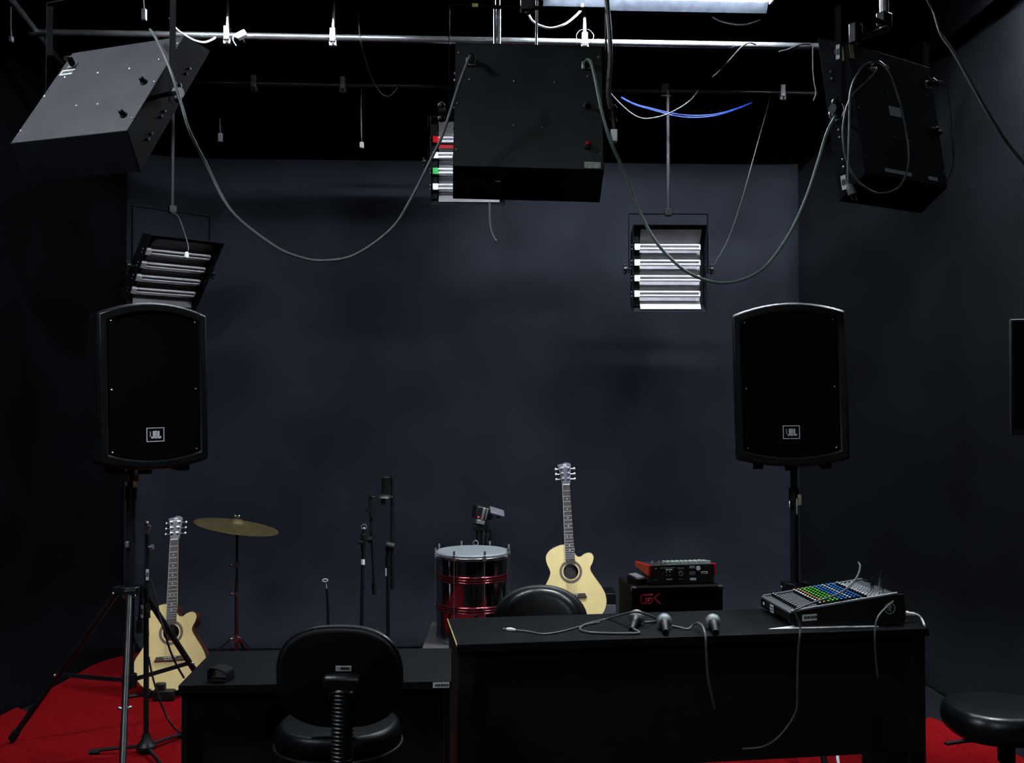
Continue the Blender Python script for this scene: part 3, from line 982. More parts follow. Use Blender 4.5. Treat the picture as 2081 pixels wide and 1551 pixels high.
    for s in (-1, 1):
        for k in range(3):
            z = nz + 0.04 + 0.034 * k
            xx = 0.017 + 0.0025 * k
            pg = MB().lathe([(0.0085, 0), (0.0085, 0.005), (0.005, 0.007), (0.005, 0.018), (0.006, 0.02)], 10, Matrix.Translation((s * xx, -0.003, z)) @ Matrix.Rotation(PI / 2, 4, 'X'))
            pg.cyl((s * 0.03, 0.006, z), (s * 0.052, 0.006, z), 0.003, seg=8)
            pg.sphere((s * 0.058, 0.006, z), 0.0085, 10, 6, (0.9, 0.5, 1.1))
            part('tuning_peg', pg.xf(Th), 'screw', t)
    for k in range(6):
        x0_, x1_ = -0.027 + k * 0.0108, -0.018 + k * 0.0072
        part('string', MB().cyl((x0_, -0.0115, bz + 0.006), (x1_, -0.0102, nz + 0.003), 0.0005 + 0.0001 * (5 - k), seg=5), 'grey_metal', t)
    return t, o, R


GR_ = guitar('pale acoustic guitar standing behind the black chair back, grey violet headstock', at(1160, 1162, 6.08), R_(15), R_(-2.25))
GL_ = guitar('pale acoustic guitar low on the red carpet behind the tripod legs', at(347.7, 1286, 5.74), R_(17), R_(-4.0))


def guitar_stand(label, g, ground):
    _, o, R = g
    T = Matrix.Translation(o) @ R.to_4x4()
    t = thing('guitar_stand', label, 'stand', (o.x, o.y + 0.1, ground))
    base = T @ V((0, 0.05, -0.012))
    back = T @ V((0, 0.115, 0.25))
    W_ = dict(world=True)
    part('upright', MB().cyl(base + V((0, 0.06, 0)), back, 0.011, seg=10), 'black_metal', t, **W_)
    for s in (-1, 1):
        pts = [base + V((0, 0.06, 0)), T @ V((s * 0.1, 0.11, -0.022)), T @ V((s * 0.1, 0.02, -0.024)), T @ V((s * 0.1, -0.02, -0.018)), T @ V((s * 0.1, -0.026, 0.02))]
        part('cradle_arm', MB().tube(spline(pts, 4), 0.008, 8), 'black_plastic', t, **W_)
        e = V((o.x + s * 0.22, o.y - 0.02, ground + 0.012))
        part('leg', MB().tube([base + V((0, 0.06, 0.02)), V((o.x + s * 0.15, o.y + 0.05, (ground + base.z) / 2)), e], 0.01, 8), 'black_metal', t, **W_)
    part('leg', MB().tube([base + V((0, 0.06, 0.1)), V((o.x, o.y + 0.28, ground + 0.012))], 0.01, 8), 'black_metal', t, **W_)
    b = T @ V((0.0, -0.03, -0.012))
    part('yoke_block', MB().box(b + V((-0.01, -0.02, 0.0)), (0.12, 0.05, 0.055)).box(b + V((-0.03, -0.02, 0.04)), (0.055, 0.04, 0.05)), 'black_plastic', t, bevel=0.008, **W_)
    return t


PZ = 0.2   # platform top
guitar_stand('low black stand cradling the guitar on the red carpet', GL_, 0.014)
guitar_stand('black stand holding the guitar upright on the platform', GR_, PZ)

# ================================================================== PLATFORM, DRUM, CAMCORDER, CYMBAL
t = thing('platform', 'low grey carpeted platform under the chrome drum', 'platform', (0.1, 6.3, 0.014))
pa = onz(857, 1319, PZ)
x0, x1, y0, y1 = pa.x, 0.75, pa.y, 6.75
part('deck', MB().span((x0, y0, PZ - 0.03), (x1, y1, PZ)), 'platform', t, world=True, bevel=0.006)
part('front_panel', MB().span((x0 + 0.01, y0 + 0.01, 0.014), (x1 - 0.01, y0 + 0.03, PZ - 0.03)), 'platform_edge', t, world=True)
part('back_panel', MB().span((x0 + 0.01, y1 - 0.03, 0.014), (x1 - 0.01, y1 - 0.01, PZ - 0.03)), 'platform_edge', t, world=True)
for x in (x0 + 0.01, x1 - 0.03):
    part('side_panel', MB().span((x, y0 + 0.03, 0.014), (x + 0.02, y1 - 0.03, PZ - 0.03)), 'platform_edge', t, world=True)

DC = at(960.5, 1290, 6.3)
DC.z = PZ
DR, DH = 0.226, at(960, 1117, 6.3).z - PZ
t = thing('surdo_drum', 'tall polished chrome drum with ribbed bands standing on the platform', 'drum', DC)
prof = [(DR - 0.004, 0.02)]


def rib(z0):
    out = []
    for k in range(3):
        z = z0 + k * 0.016
        for j in range(7):
            a = PI * j / 6
            out.append((DR + 0.006 * math.sin(a), z + 0.016 * j / 6))
    return out


zz = lambda py: at(960, py, 6.3 - DR).z - PZ
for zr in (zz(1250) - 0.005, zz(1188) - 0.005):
    part('rib_band', MB().lathe([(DR - 0.002, zr - 0.001)] + rib(zr) + [(DR - 0.002, zr + 0.049)], 64), 'carpet_tint_chrome', t, label='ribbed band tinted red for the carpet reflection')  # red reflection is put into the colour of these ribs
prof += [(DR, 0.022), (DR, DH - 0.03), (DR - 0.004, DH - 0.028)]
part('shell', MB().lathe(prof, 64), 'chrome', t)
part('head', MB().lathe([(DR + 0.004, DH - 0.03), (DR + 0.006, DH - 0.012), (DR - 0.004, DH - 0.004), (0.001, DH - 0.003)], 64), 'drumhead', t)
part('hoop', MB().ring(DR + 0.004, DR + 0.014, DH - 0.04, DH - 0.022, 64), 'steel', t, bevel=0.003)
part('hoop', MB().ring(DR + 0.0, DR + 0.014, 0.0, 0.024, 64), 'steel', t, bevel=0.003)
for k in range(8):
    a = R_(-90 + 22.5 + 45 * k) - 0.05
    c = V((math.cos(a) * (DR + 0.018), math.sin(a) * (DR + 0.018), 0))
    rd = part('tension_rod', MB().cyl(c + V((0, 0, 0.012)), c + V((0, 0, DH + 0.012)), 0.0028, seg=8), 'screw', t)
    part('hook', MB().box(c * 0.985 + V((0, 0, DH - 0.022)), (0.018, 0.018, 0.03), rz(a)).cyl(c + V((0, 0, DH + 0.0)), c + V((0, 0, DH + 0.022)), 0.0075, seg=8), 'screw', rd)
part('hoop_eyelet', MB().tube([V((0.01 + 0.016 * math.cos(a), DR + 0.012, DH + 0.008 + 0.016 * math.sin(a))) for a in [2 * PI * k / 16 for k in range(16)]], 0.003, 6, close=True), 'steel', t)

# camcorder on a photo tripod behind the drum
tp = at(981, 1110, 6.62)
t = thing('camera_tripod', 'black camera tripod standing behind the chrome drum', 'tripod', (tp.x, tp.y, PZ))
part('column', MB().cyl((tp.x - 0.02, tp.y, 0.34), at(974, 1078, 6.62), 0.02, seg=12), 'black_plastic', t, world=True)
q = at(992, 1092, 6.62)
part('pan_lock', MB().cyl(q + V((0, 0, -0.06)), q + V((0, 0, 0.05)), 0.026, 0.02, seg=12).cyl(q + V((0, -0.03, 0.02)), q + V((0, 0.03, 0.02)), 0.016), 'black_metal', t, world=True)
q = at(980, 1074, 6.62)
part('pan_head', MB().box(q + V((-0.01, 0, 0.006)), (0.1, 0.06, 0.04)).cyl(q + V((-0.02, 0, -0.08)), q + V((-0.02, 0, 0)), 0.022), 'black_plastic', t, world=True, bevel=0.006)
for a in (80, 200, 320):
    d = V((math.cos(R_(a)), math.sin(R_(a)), 0))
    part('leg', MB().cyl(V((tp.x - 0.02, tp.y, 0.66)) + d * 0.03, V((tp.x - 0.02, tp.y, PZ + 0.012)) + d * (0.1 if a != 320 else 0.1), 0.011, seg=8), 'black_plastic', t, world=True)
part('leg_spider', MB().cyl((tp.x - 0.02, tp.y, 0.63), (tp.x - 0.02, tp.y, 0.70), 0.042, seg=10), 'black_plastic', t, world=True)
cc = at(976.5, 1042, 6.6)
Rc = rz(R_(14)) @ ry(R_(14))
t = thing('camcorder', 'small black camcorder with flip-out screen above the chrome drum', 'camera', cc, Rc)
part('body', MB().box((0, 0, 0), (0.09, 0.13, 0.086)), 'black_plastic', t, bevel=0.01)
part('side_grip', MB().box((0.004, -0.068, 0.0), (0.018, 0.01, 0.08)), 'grey_metal', t, bevel=0.003)
part('trim_strip', MB().box((0.026, -0.068, 0.002), (0.008, 0.008, 0.075)), 'grey_metal', t, bevel=0.002)
part('lens_barrel', MB().cyl((0, 0.06, 0.01), (0, 0.11, 0.01), 0.03, 0.028, 16), 'black_plastic', t)
part('record_light', MB().sphere((-0.022, -0.067, -0.028), 0.006, 8, 5), 'led_red', t, label='red recording light')
part('base_plate', MB().box((-0.0, -0.03, -0.056), (0.055, 0.08, 0.026)), 'grey_metal', t, bevel=0.003)
sc_ = part('flip_screen', MB().box((0.1, -0.03, 0.03), (0.1, 0.075, 0.014), ry(R_(4)) @ rx(R_(28))), 'violet_metal', t, bevel=0.003)
part('screen_hinge', MB().bar((0.045, 0.0, 0.02), (0.075, -0.01, -0.03), 0.05, 0.03, (0, 1, 0)).box((0.12, -0.02, 0.0), (0.018, 0.02, 0.018)), 'black_plastic', t, bevel=0.004)

# cymbal on its stand
cc = at(482, 1064, 6.3)
t = thing('cymbal', 'dull bronze cymbal tilted on its stand beside the low guitar', 'cymbal', cc, ry(R_(10)) @ rx(R_(1)))
cp_ = [(0.001, 0.03), (0.03, 0.026), (0.05, 0.012), (0.065, 0.004), (0.16, -0.008), (0.263, -0.022), (0.263, -0.0235), (0.16, -0.0095), (0.065, 0.0025), (0.04, 0.012), (0.001, 0.026)]
part('bow', MB().lathe(cp_, 56), 'cymbal', t)
cs = V((cc.x, cc.y, 0))
t = thing('cymbal_stand', 'slim chrome tripod stand carrying the bronze cymbal', 'stand', (cs.x, cs.y, 0.014))
W_ = dict(world=True)
part('upper_tube', MB().cyl((cs.x, cs.y, 0.55), (cs.x, cs.y, cc.z + 0.005), 0.007, seg=10), 'black_metal', t, **W_)
part('lower_tube', MB().cyl((cs.x, cs.y, 0.1), (cs.x, cs.y, 0.56), 0.0115, seg=12), 'chrome', t, **W_)
tn = MB().cyl((cs.x, cs.y, cc.z + 0.025), (cs.x, cs.y, cc.z + 0.05), 0.006, seg=8).sphere((cs.x - 0.012, cs.y, cc.z + 0.046), 0.009, 8, 5).sphere((cs.x + 0.012, cs.y, cc.z + 0.046), 0.009, 8, 5)
part('wing_nut', tn, 'steel', t, **W_)
for py in (1148, 1207):
    z = at(480, py, 6.3).z
    part('clutch', MB().cyl((cs.x, cs.y, z - 0.018), (cs.x, cs.y, z + 0.018), 0.015, seg=10).sphere((cs.x - 0.03, cs.y - 0.01, z), 0.012, 8, 5).cyl((cs.x - 0.03, cs.y - 0.01, z), (cs.x, cs.y, z), 0.005, seg=6), 'steel', t, **W_)
hz = at(480, 1298, 6.3).z
hb = MB().cyl((cs.x, cs.y, hz - 0.02), (cs.x, cs.y, hz + 0.02), 0.02, seg=12)
for k, a in enumerate((205, 335, 90)):
    d = V((math.cos(R_(a)), math.sin(R_(a)), 0))
    k0 = V((cs.x, cs.y, hz)) + d * 0.03
    hb.bar((cs.x, cs.y, hz), k0 + d * 0.012, 0.02, 0.02, (0, 0, 1))
    hb.sphere(k0, 0.014, 8, 5)
    part('leg', MB().bar(k0, V((cs.x, cs.y, 0.02)) + d * 0.27, 0.018, 0.006, d.cross(V((0, 0, 1)))), 'chrome', t, **W_)
part('leg_hub', hb, 'steel', t, **W_)


# ================================================================== MICROPHONE STANDS
def round_base(t, x, y, z0, legs=3, r=0.28, rot=20):
    b = MB().lathe([(0.045, 0.02), (0.045, 0.035), (0.025, 0.06), (0.018, 0.09)], 20, Matrix.Translation((x, y, z0)))
    part('base_hub', b, 'black_plastic', t, world=True)
    for k in range(legs):
        a = R_(rot + 360 * k / legs)
        d = V((math.cos(a), math.sin(a), 0))
        l = part('leg', MB().tube([V((x, y, z0 + 0.032)) + d * 0.03, V((x, y, z0 + 0.02)) + d * (r - 0.03), V((x, y, z0 + 0.012)) + d * r], 0.0085, 8), 'black_metal', t, world=True)
        part('rubber_foot', MB().cyl(V((x, y, z0 + 0.012)) + d * (r - 0.025), V((x, y, z0 + 0.012)) + d * (r + 0.02), 0.0125, seg=8), 'black_plastic', l, world=True)


FZ = 0.014
# S1: tall stand with white sticker, folded boom
b0 = at(735, 1270, 6.35)
t = thing('microphone_stand', 'tall black microphone stand with a white sticker near its top', 'stand', (b0.x, b0.y, FZ))
round_base(t, b0.x, b0.y, FZ)
tpz = at(740, 1075, 6.35)
part('pole', MB().tube([V((b0.x, b0.y, FZ + 0.06)), V((b0.x + 0.005, b0.y, 0.6)), tpz], 0.0115, 10), 'black_metal', t, world=True)
part('collar', MB().cyl(at(739, 1085, 6.35), at(738, 1120, 6.35), 0.018, 0.014, 12).box(at(733, 1103, 6.33), (0.03, 0.02, 0.02)), 'black_plastic', t, world=True, bevel=0.003)
q = at(737.5, 1142, 6.35)
part('white_sticker', MB().cyl(q + V((0, 0, -0.017)), q + V((0, 0, 0.017)), 0.0125, seg=12), 'white_print', t, world=True, label='white sticker')
part('top_ring', MB().tube([tpz + V((0.017 * math.cos(a), -0.005, 0.012 + 0.017 * math.sin(a))) for a in [2 * PI * k / 16 for k in range(16)]], 0.003, 6, close=True).sphere(tpz, 0.012, 8, 6), 'grey_metal', t, world=True)
# S2: boom arm tube hanging beside it
q0, q1 = at(752, 1008, 6.4), at(761, 1206, 6.4)
bt = part('boom_arm', MB().tube([q0, q0.lerp(q1, 0.4), q1], 0.009, 10), 'black_metal', t, world=True)
part('counterweight', MB().cyl(at(760, 1185, 6.4), at(761, 1208, 6.4), 0.0145, seg=10), 'black_plastic', bt, world=True)
part('boom_clutch', MB().cyl(at(748, 1098, 6.38), at(757, 1096, 6.38), 0.02, seg=10).cyl(at(738, 1098, 6.36), at(757, 1097, 6.4), 0.008), 'black_plastic', t, world=True)
nb = MB()
for px, py, r in ((752, 1008, 0.013), (752, 1023, 0.010), (748, 1037, 0.014), (755, 1050, 0.016), (754, 1081, 0.012)):
    nb.cyl(at(px, py - 3, 6.395), at(px, py + 3, 6.395), r, seg=10)
part('boom_joint', nb, 'black_metal', bt, world=True)
# S3: stand with boom upright and a big microphone in its mount
b0 = at(789, 1290, 6.45)
t = thing('microphone_stand', 'black microphone stand holding the large microphone, boom raised upright', 'stand', (b0.x, b0.y, FZ))
round_base(t, b0.x, b0.y, FZ, rot=50)
part('pole', MB().tube([V((b0.x, b0.y, FZ + 0.06)), at(788, 1110, 6.45)], 0.0115, 10), 'black_metal', t, world=True)
part('boom_arm', MB().tube([at(797.5, 966, 6.47), at(797, 1100, 6.47), at(797, 1198, 6.47)], 0.0115, 10), 'black_metal', t, world=True)
part('boom_clutch', MB().cyl(at(785, 1108, 6.44), at(801, 1112, 6.44), 0.026, seg=12), 'black_plastic', t, world=True)
part('height_clutch', MB().cyl(at(788, 1130, 6.45), at(788, 1150, 6.45), 0.016), 'black_plastic', t, world=True)
sticker(t, WORLD[t.name].inverted() @ at(784.5, 1163, 6.437), (1, 0, 0), (0, 0, 1), 0.008, 0.05, 0)
q = at(780, 1010, 6.45)
t = thing('condenser_microphone', 'large dark microphone hung in a dish-shaped mount from the boom', 'microphone', q)
part('body', MB().cyl((0.006, 0, 0.008), (0.016, 0, 0.13), 0.022, 0.03, 18), 'black_plastic', t, bevel=0.004)
part('mount_dish', MB().lathe([(0.02, 0.02), (0.05, 0.004), (0.056, -0.006), (0.02, -0.012)], 24), 'black_metal', t)
part('plug', MB().cyl((-0.004, 0, -0.012), (-0.004, 0, -0.05), 0.013, seg=12), 'black_plastic', t)
part('mount_arm', MB().cyl((0.02, 0.0, -0.004), (0.055, 0.015, 0.0), 0.007, seg=8).cyl((-0.04, 0, -0.003), (-0.085, 0, 0.0), 0.006, seg=8), 'black_metal', t)
# S4: short stand with a pale clip
b0 = at(667, 1275, 6.5)
t = thing('microphone_stand', 'short thin black stand with a pale clip at its top', 'stand', (b0.x, b0.y, FZ))
round_base(t, b0.x, b0.y, FZ, r=0.2, rot=70)
part('pole', MB().tube([V((b0.x, b0.y, FZ + 0.06)), at(667, 1245, 6.5), at(664, 1196, 6.5)], [0.009, 0.009, 0.007], 8), 'black_metal', t, world=True)
q = at(661, 1180, 6.5)
part('clip', MB().tube([q + V((0.017 * math.cos(a), -0.004, 0.009 * math.sin(a))) for a in [2 * PI * k / 14 for k in range(14)]], 0.005, 6, close=True).tube([q, at(663, 1188, 6.5), at(664, 1197, 6.5)], 0.004, 6), 'white_plastic', t, world=True)
# S5: near stand on the carpet, in front of the tripod
b0 = onz(297, 1530, FZ)
t = thing('microphone_stand', 'black microphone stand on the red carpet in front of the pale guitar', 'stand', (b0.x, b0.y, FZ))
YB = b0.y
round_base(t, b0.x, b0.y, FZ, r=0.24, rot=185)
part('pole', MB().tube([V((b0.x, b0.y, FZ + 0.07)), at(297, 1240, YB)], 0.0125, 12), 'black_metal', t, world=True)
part('upper_pole', MB().cyl(at(297, 1250, YB), at(299, 1085, YB), 0.0095, seg=10), 'black_metal', t, world=True)
part('collar', MB().cyl(at(297, 1256, YB), at(297, 1228, YB), 0.02, 0.017, 12), 'black_plastic', t, world=True)
part('boom_arm', MB().cyl(at(289, 1190, YB - 0.03), at(283, 1285, YB - 0.03), 0.0095, seg=10), 'black_metal', t, world=True)
part('counterweight', MB().cyl(at(284, 1262, YB - 0.03), at(282, 1286, YB - 0.03), 0.015, seg=10), 'black_plastic', t, world=True)
part('clutch_knob', MB().cyl(at(297, 1112, YB), at(308, 1112, YB), 0.007, seg=8).cyl(at(306, 1112, YB), at(312, 1112, YB), 0.013, seg=8), 'violet_metal', t, world=True)
part('clip', MB().cyl(at(298, 1085, YB), at(301, 1068, YB), 0.011, 0.016, 10).sphere(at(298, 1064, YB - 0.02), 0.012, 8, 6), 'grey_metal', t, world=True)
iv = WORLD[t.name].inverted()
sticker(t, iv @ at(299.5, 1168, YB - 0.012), (1, 0, 0), (0, 0, 1), 0.014, 0.052, 1)
sticker(t, iv @ at(288.5, 1243, YB - 0.042), (1, 0, 0), (0, 0, 1), 0.012, 0.06, 1)

# ================================================================== DESKS
DZ = 0.76


def desk(name, label, FL, FR, depth, top_th, panel_drop, leg_w, side_mat):
    ex = (FR - FL)
    ex.z = 0
    L = ex.length
    ex.normalize()
    yaw = math.atan2(ex.y, ex.x)
    t = thing(name, label, 'desk', (FL.x, FL.y, FZ), rz(yaw))
    z = DZ - FZ
    part('top', MB().span((0, 0, z - top_th), (L, depth, z)), 'desk', t, bevel=0.0015)
    for s, x in ((0, 0.004), (1, L - leg_w - 0.004)):
        part('side_panel', MB().span((x, 0.02, 0), (x + leg_w, depth - 0.02, z - top_th)), side_mat, t, bevel=0.0015)
    part('modesty_panel', MB().span((leg_w + 0.005, 0.05, panel_drop), (L - leg_w - 0.005, 0.068, z - top_th)), 'desk_side', t)
    return t, L, yaw


FL, FR = onz(929, 1310, DZ), onz(1887, 1277, DZ)
td, DL, DYAW = desk('long_desk', 'long black desk carrying the microphones and the large mixing console', FL, FR, 0.46, 0.028, 0.235, 0.06, 'desk_side')
part('edge_strip', MB().box((-0.001, 0.23, DZ - FZ - 0.004), (0.003, 0.46, 0.008)), 'edge', td, label='worn yellow edge strip')
part('front_edge', MB().span((0.0, -0.003, DZ - FZ - 0.03), (DL, 0.0, DZ - FZ - 0.001)), 'matte_black', td)
for x in (0.012, 0.035):
    pass
part('floor_tile', MB(), 'ink', td) if False else None
FL2, FR2 = onz(363, 1393, DZ), onz(917, 1384, DZ)
td2, DL2, DYAW2 = desk('small_desk', 'small black desk behind the near office chair', FL2, FR2, 0.44, 0.025, 0.05, 0.02, 'matte_black')
part('front_edge', MB().span((0.0, -0.003, DZ - FZ - 0.026), (DL2, 0.0, DZ - FZ - 0.001)), 'matte_black', td2)
sticker(td2, (DL2 - 0.033, -0.0032, DZ - FZ - 0.012), (1, 0, 0), (0, 0, 1), 0.054, 0.018, 1)
# holder on the small desk
hp = onz(449, 1382, DZ)
t = thing('mobile_holder', 'small black curved holder lying on the small desk', 'holder', (hp.x, hp.y, DZ + 0.0005), rz(R_(-12)))
hm = MB()
sec = [V((-0.033, 0, 0.0)), V((-0.034, 0, 0.028)), V((-0.02, 0, 0.04)), V((0.012, 0, 0.036)), V((0.03, 0, 0.026)), V((0.034, 0, 0.0))]
sp = spline(sec, 4)
for i in range(len(sp) - 1):
    hm.slab([sp[i] + V((0, -0.028, 0)), sp[i + 1] + V((0, -0.028, 0)), sp[i + 1] + V((0, 0.028, 0)), sp[i] + V((0, 0.028, 0))], (0, 0, 0.004))
part('shell', hm, 'matte_black', t)
part('base', MB().box((0, 0, 0.003), (0.068, 0.056, 0.006)), 'matte_black', t, bevel=0.002)

# long desk: right side details seen below the panel
q = onz(1706, 1551, FZ)

# ================================================================== ON THE LONG DESK
def on_desk(px, py, up=0.0):
    return onz(px, py, DZ + up)


def handheld_mic(label, ball, tail):
    """ball, tail: photo pixels of the grille centre and of the tail end."""
    a = on_desk(*ball, 0.031)
    b = on_desk(*tail, 0.014)
    d = (b - a)
    L = max(d.length, 0.12)
    d.normalize()
    t = thing('microphone', label, 'microphone', (a.x, a.y, DZ), group='handheld microphones on the long desk')
    q = d.to_track_quat('Z', 'Y').to_matrix().to_4x4()
    T = Matrix.Translation(a) @ q
    part('grille', MB().sphere(a, 0.0305, 24, 14), 'mic_grille', t, world=True)
    part('grille_band', MB().ring(0.027, 0.0312, -0.003, 0.0035, 28, T), 'grey_metal', t, world=True)
    part('handle', MB().lathe([(0.02, 0.02), (0.0205, 0.034), (0.016, 0.046), (0.0145, 0.07), (0.0118, L - 0.015), (0.0118, L)], 20, T), 'black_plastic', t, world=True)
    part('socket', MB().ring(0.009, 0.0122, L - 0.002, L + 0.003, 18, T), 'black_metal', t, world=True)
    return t, b, d


m1, m1b, m1d = handheld_mic('microphone under the looped cable, its plug turned toward us', (1294, 1254), (1288, 1270))
m2, m2b, m2d = handheld_mic('microphone lying between the looped cable and the lone one', (1350, 1262), (1353, 1283))
m3, m3b, m3d = handheld_mic('lone microphone lying nearest the large mixing console', (1449, 1263), (1455, 1285))

# ================================================================== LARGE MIXING CONSOLE
nl, nr = on_desk(1604, 1276), on_desk(1838, 1271)
exm = (nr - nl)
exm.z = 0
ML = exm.length
exm.normalize()
Rm = rz(math.atan2(exm.y, exm.x))
MWD = 0.34
tm_ = thing('mixing_console', 'large mixing console with green and blue knobs on the long desk', 'mixer', (nl.x, nl.y, DZ + 0.004), Rm)
# wedge: x along its length (front low at left), y across
h0, h1, hb0 = 0.052, 0.118, 0.006
side = [(0.0, 0.016), (0.03, 0.0), (ML, 0.0), (ML + 0.008, 0.03), (ML + 0.002, h1 + 0.004), (ML - 0.03, h1 + 0.006), (0.008, h0 + 0.006), (0.0, h0)]
part('side_cheek', MB().prism(side, 0.0, 0.012), 'mixer_side', tm_, bevel=0.002)
part('side_cheek', MB().prism(side, MWD - 0.012, MWD), 'mixer_side', tm_, bevel=0.002)
inn = [(0.006, 0.02), (0.032, 0.003), (ML - 0.004, 0.003), (ML, 0.03), (ML - 0.004, h1 - 0.002), (ML - 0.03, h1), (0.01, h0), (0.006, h0 - 0.004)]
part('body', MB().prism(inn, 0.012, MWD - 0.012), 'mixer_side', tm_)
sl = math.atan2(h1 - h0, ML - 0.04)
TS = Matrix.Translation((0.01, 0, h0 + 0.001)) @ Matrix.Rotation(-sl, 4, 'Y')   # local x runs up the slope
SLN = (ML - 0.04) / math.cos(sl)
part('control_panel', MB().box((SLN / 2, MWD / 2, 0.001), (SLN, MWD - 0.024, 0.004)).xf(TS), 'mixer_top', tm_)
for y in (0.006, MWD - 0.006):
    part('rim', MB().tube([TS @ V((0, y, 0.006)), TS @ V((SLN + 0.004, y, 0.006))], 0.0065, 8), 'rim', tm_)
part('front_rim', MB().box((0.0, MWD / 2, 0.002), (0.016, MWD, 0.012)).xf(TS), 'rim', tm_, bevel=0.004)
nch = 12
ys = [0.03 + (MWD - 0.06) * k / (nch - 1) for k in range(nch)]


def knob_row(x, material, ht=0.017, r=0.0062, name='knobs', skip=()):
    base, capm = MB(), MB()
    for k, y in enumerate(ys):
        if k in skip:
            continue
        base.cyl((x, y, 0.003), (x, y, ht), r, r * 0.85, 8)
        capm.cyl((x, y, ht), (x, y, ht + 0.0025), r * 0.85, r * 0.8, 8)
    b = part(name, base.xf(TS), 'black_plastic', tm_, kind='stuff')
    part('knob_caps', capm.xf(TS), material, b, kind='stuff')


fs_ = MB()
slots = MB()
for y in ys:
    slots.box((0.075, y, 0.0035), (0.09, 0.002, 0.002))
    fs_.box((0.04, y, 0.010), (0.016, 0.012, 0.014))
part('fader_slots', slots.xf(TS), 'ink', tm_, kind='stuff')
fd = part('faders', fs_.xf(TS), 'black_plastic', tm_, kind='stuff')
fl_ = MB()
for y in ys:
    fl_.box((0.04, y, 0.0175), (0.003, 0.011, 0.001))
part('fader_marks', fl_.xf(TS), 'cap_white', fd, kind='stuff')
gr = MB()
for y in ys:
    for k in range(8):
        gr.box((0.06 + k * 0.008, y + 0.006, 0.0034), (0.003, 0.004, 0.001))
part('scale_marks', gr.xf(TS), 'cap_grey', tm_, kind='stuff')
xq = 0.135
for mname in ('cap_white', 'cap_orange', 'cap_green', 'cap_green', 'cap_green', 'cap_blue', 'cap_blue', 'cap_white', 'cap_blue', 'cap_blue'):
    knob_row(xq, mname)
    xq += 0.0185
knob_row(xq + 0.012, 'cap_white')
for k in range(4):
    jk = MB()
    for y in ys:
        jk.cyl(TS @ V((SLN - 0.112 + k * 0.019, y, 0.003)), TS @ V((SLN - 0.112 + k * 0.019, y, 0.011)), 0.0042, 0.0036, 8)
    part('jack_sockets', jk, 'cap_white', tm_, kind='stuff')
sticker(tm_, (0.085, 0.0, 0.036), (1, 0, 0.05), (0, 0, 1), 0.062, 0.026, 1)
sticker(tm_, (0.0, 0.2, 0.032), (0, -1, 0), (0, 0, 1), 0.04, 0.032, 2)
sticker(tm_, (0.0, 0.3, 0.034), (0, -1, 0), (0, 0, 1), 0.018, 0.012, 0)
sticker(tm_, (TS @ V((SLN * 0.62, 0.028, 0.004))), (1, 0, 0.2), (0, 1, 0), 0.035, 0.018, 0)
# running figure emblem in a ring on the near cheek
ec = V((ML - 0.062, -0.0005, 0.066))
em = MB().ring(0.0205, 0.023, 0, 0.001, 32, Matrix.Translation(ec) @ Matrix.Rotation(PI / 2, 4, 'X'))
part('emblem_ring', em, 'cap_grey', tm_)
fg = MB().cyl(ec + V((0.003, 0, 0.010)), ec + V((0.003, -0.001, 0.010)), 0.0036, seg=10)
for a, b in (((0.002, 0.006), (-0.002, -0.003)), ((-0.002, -0.003), (0.004, -0.007)), ((0.004, -0.007), (0.002, -0.014)), ((-0.002, -0.003), (-0.006, -0.009)), ((-0.006, -0.009), (-0.011, -0.008)),
             ((0.002, 0.005), (0.008, 0.002)), ((0.002, 0.005), (-0.006, 0.004)), ((-0.006, 0.004), (-0.009, -0.001))):
    fg.bar(ec + V((a[0], -0.0005, a[1])), ec + V((b[0], -0.0005, b[1])), 0.0026, 0.001, (0, 0, 1) if abs(b[0] - a[0]) > abs(b[1] - a[1]) else (1, 0, 0))
part('emblem_figure', fg, 'cap_grey', tm_)
# two plugs standing in the console's rear sockets
for i, (px, py) in enumerate(((1797, 1207), (1790, 1212))):
    base = WORLD[tm_.name] @ (TS @ V((SLN - 0.035 - i * 0.03, 0.07 + 0.02 * i, 0.004)))
    t = thing('plug', ('silver plug standing tallest in the large console' if i == 0 else 'short silver plug next to the tallest one in the console'), 'plug', base)
    hh = 0.06 if i == 0 else 0.03
    part('barrel', MB().cyl((0, 0, 0), (0, 0, hh), 0.0105 if i == 0 else 0.008, seg=12), 'steel', t)
    part('boot', MB().cyl((0, 0, hh), (0.004, 0, hh + 0.035), 0.008, 0.005, seg=10), 'black_plastic', t)
# sheet of paper under the console
pp = [on_desk(1561, 1279, 0.0006), on_desk(1786, 1274.2, 0.0006)]
pq = [pp[1] + V((-0.06, 0.2, 0)), pp[0] + V((0.09, 0.045, 0))]
single('paper_sheet', MB().slab([pp[0], pp[1], pq[0], pq[1]], (0, 0, 0.0014)), 'paper', 'white sheet of paper sticking out under the large console', 'paper', smooth=False)

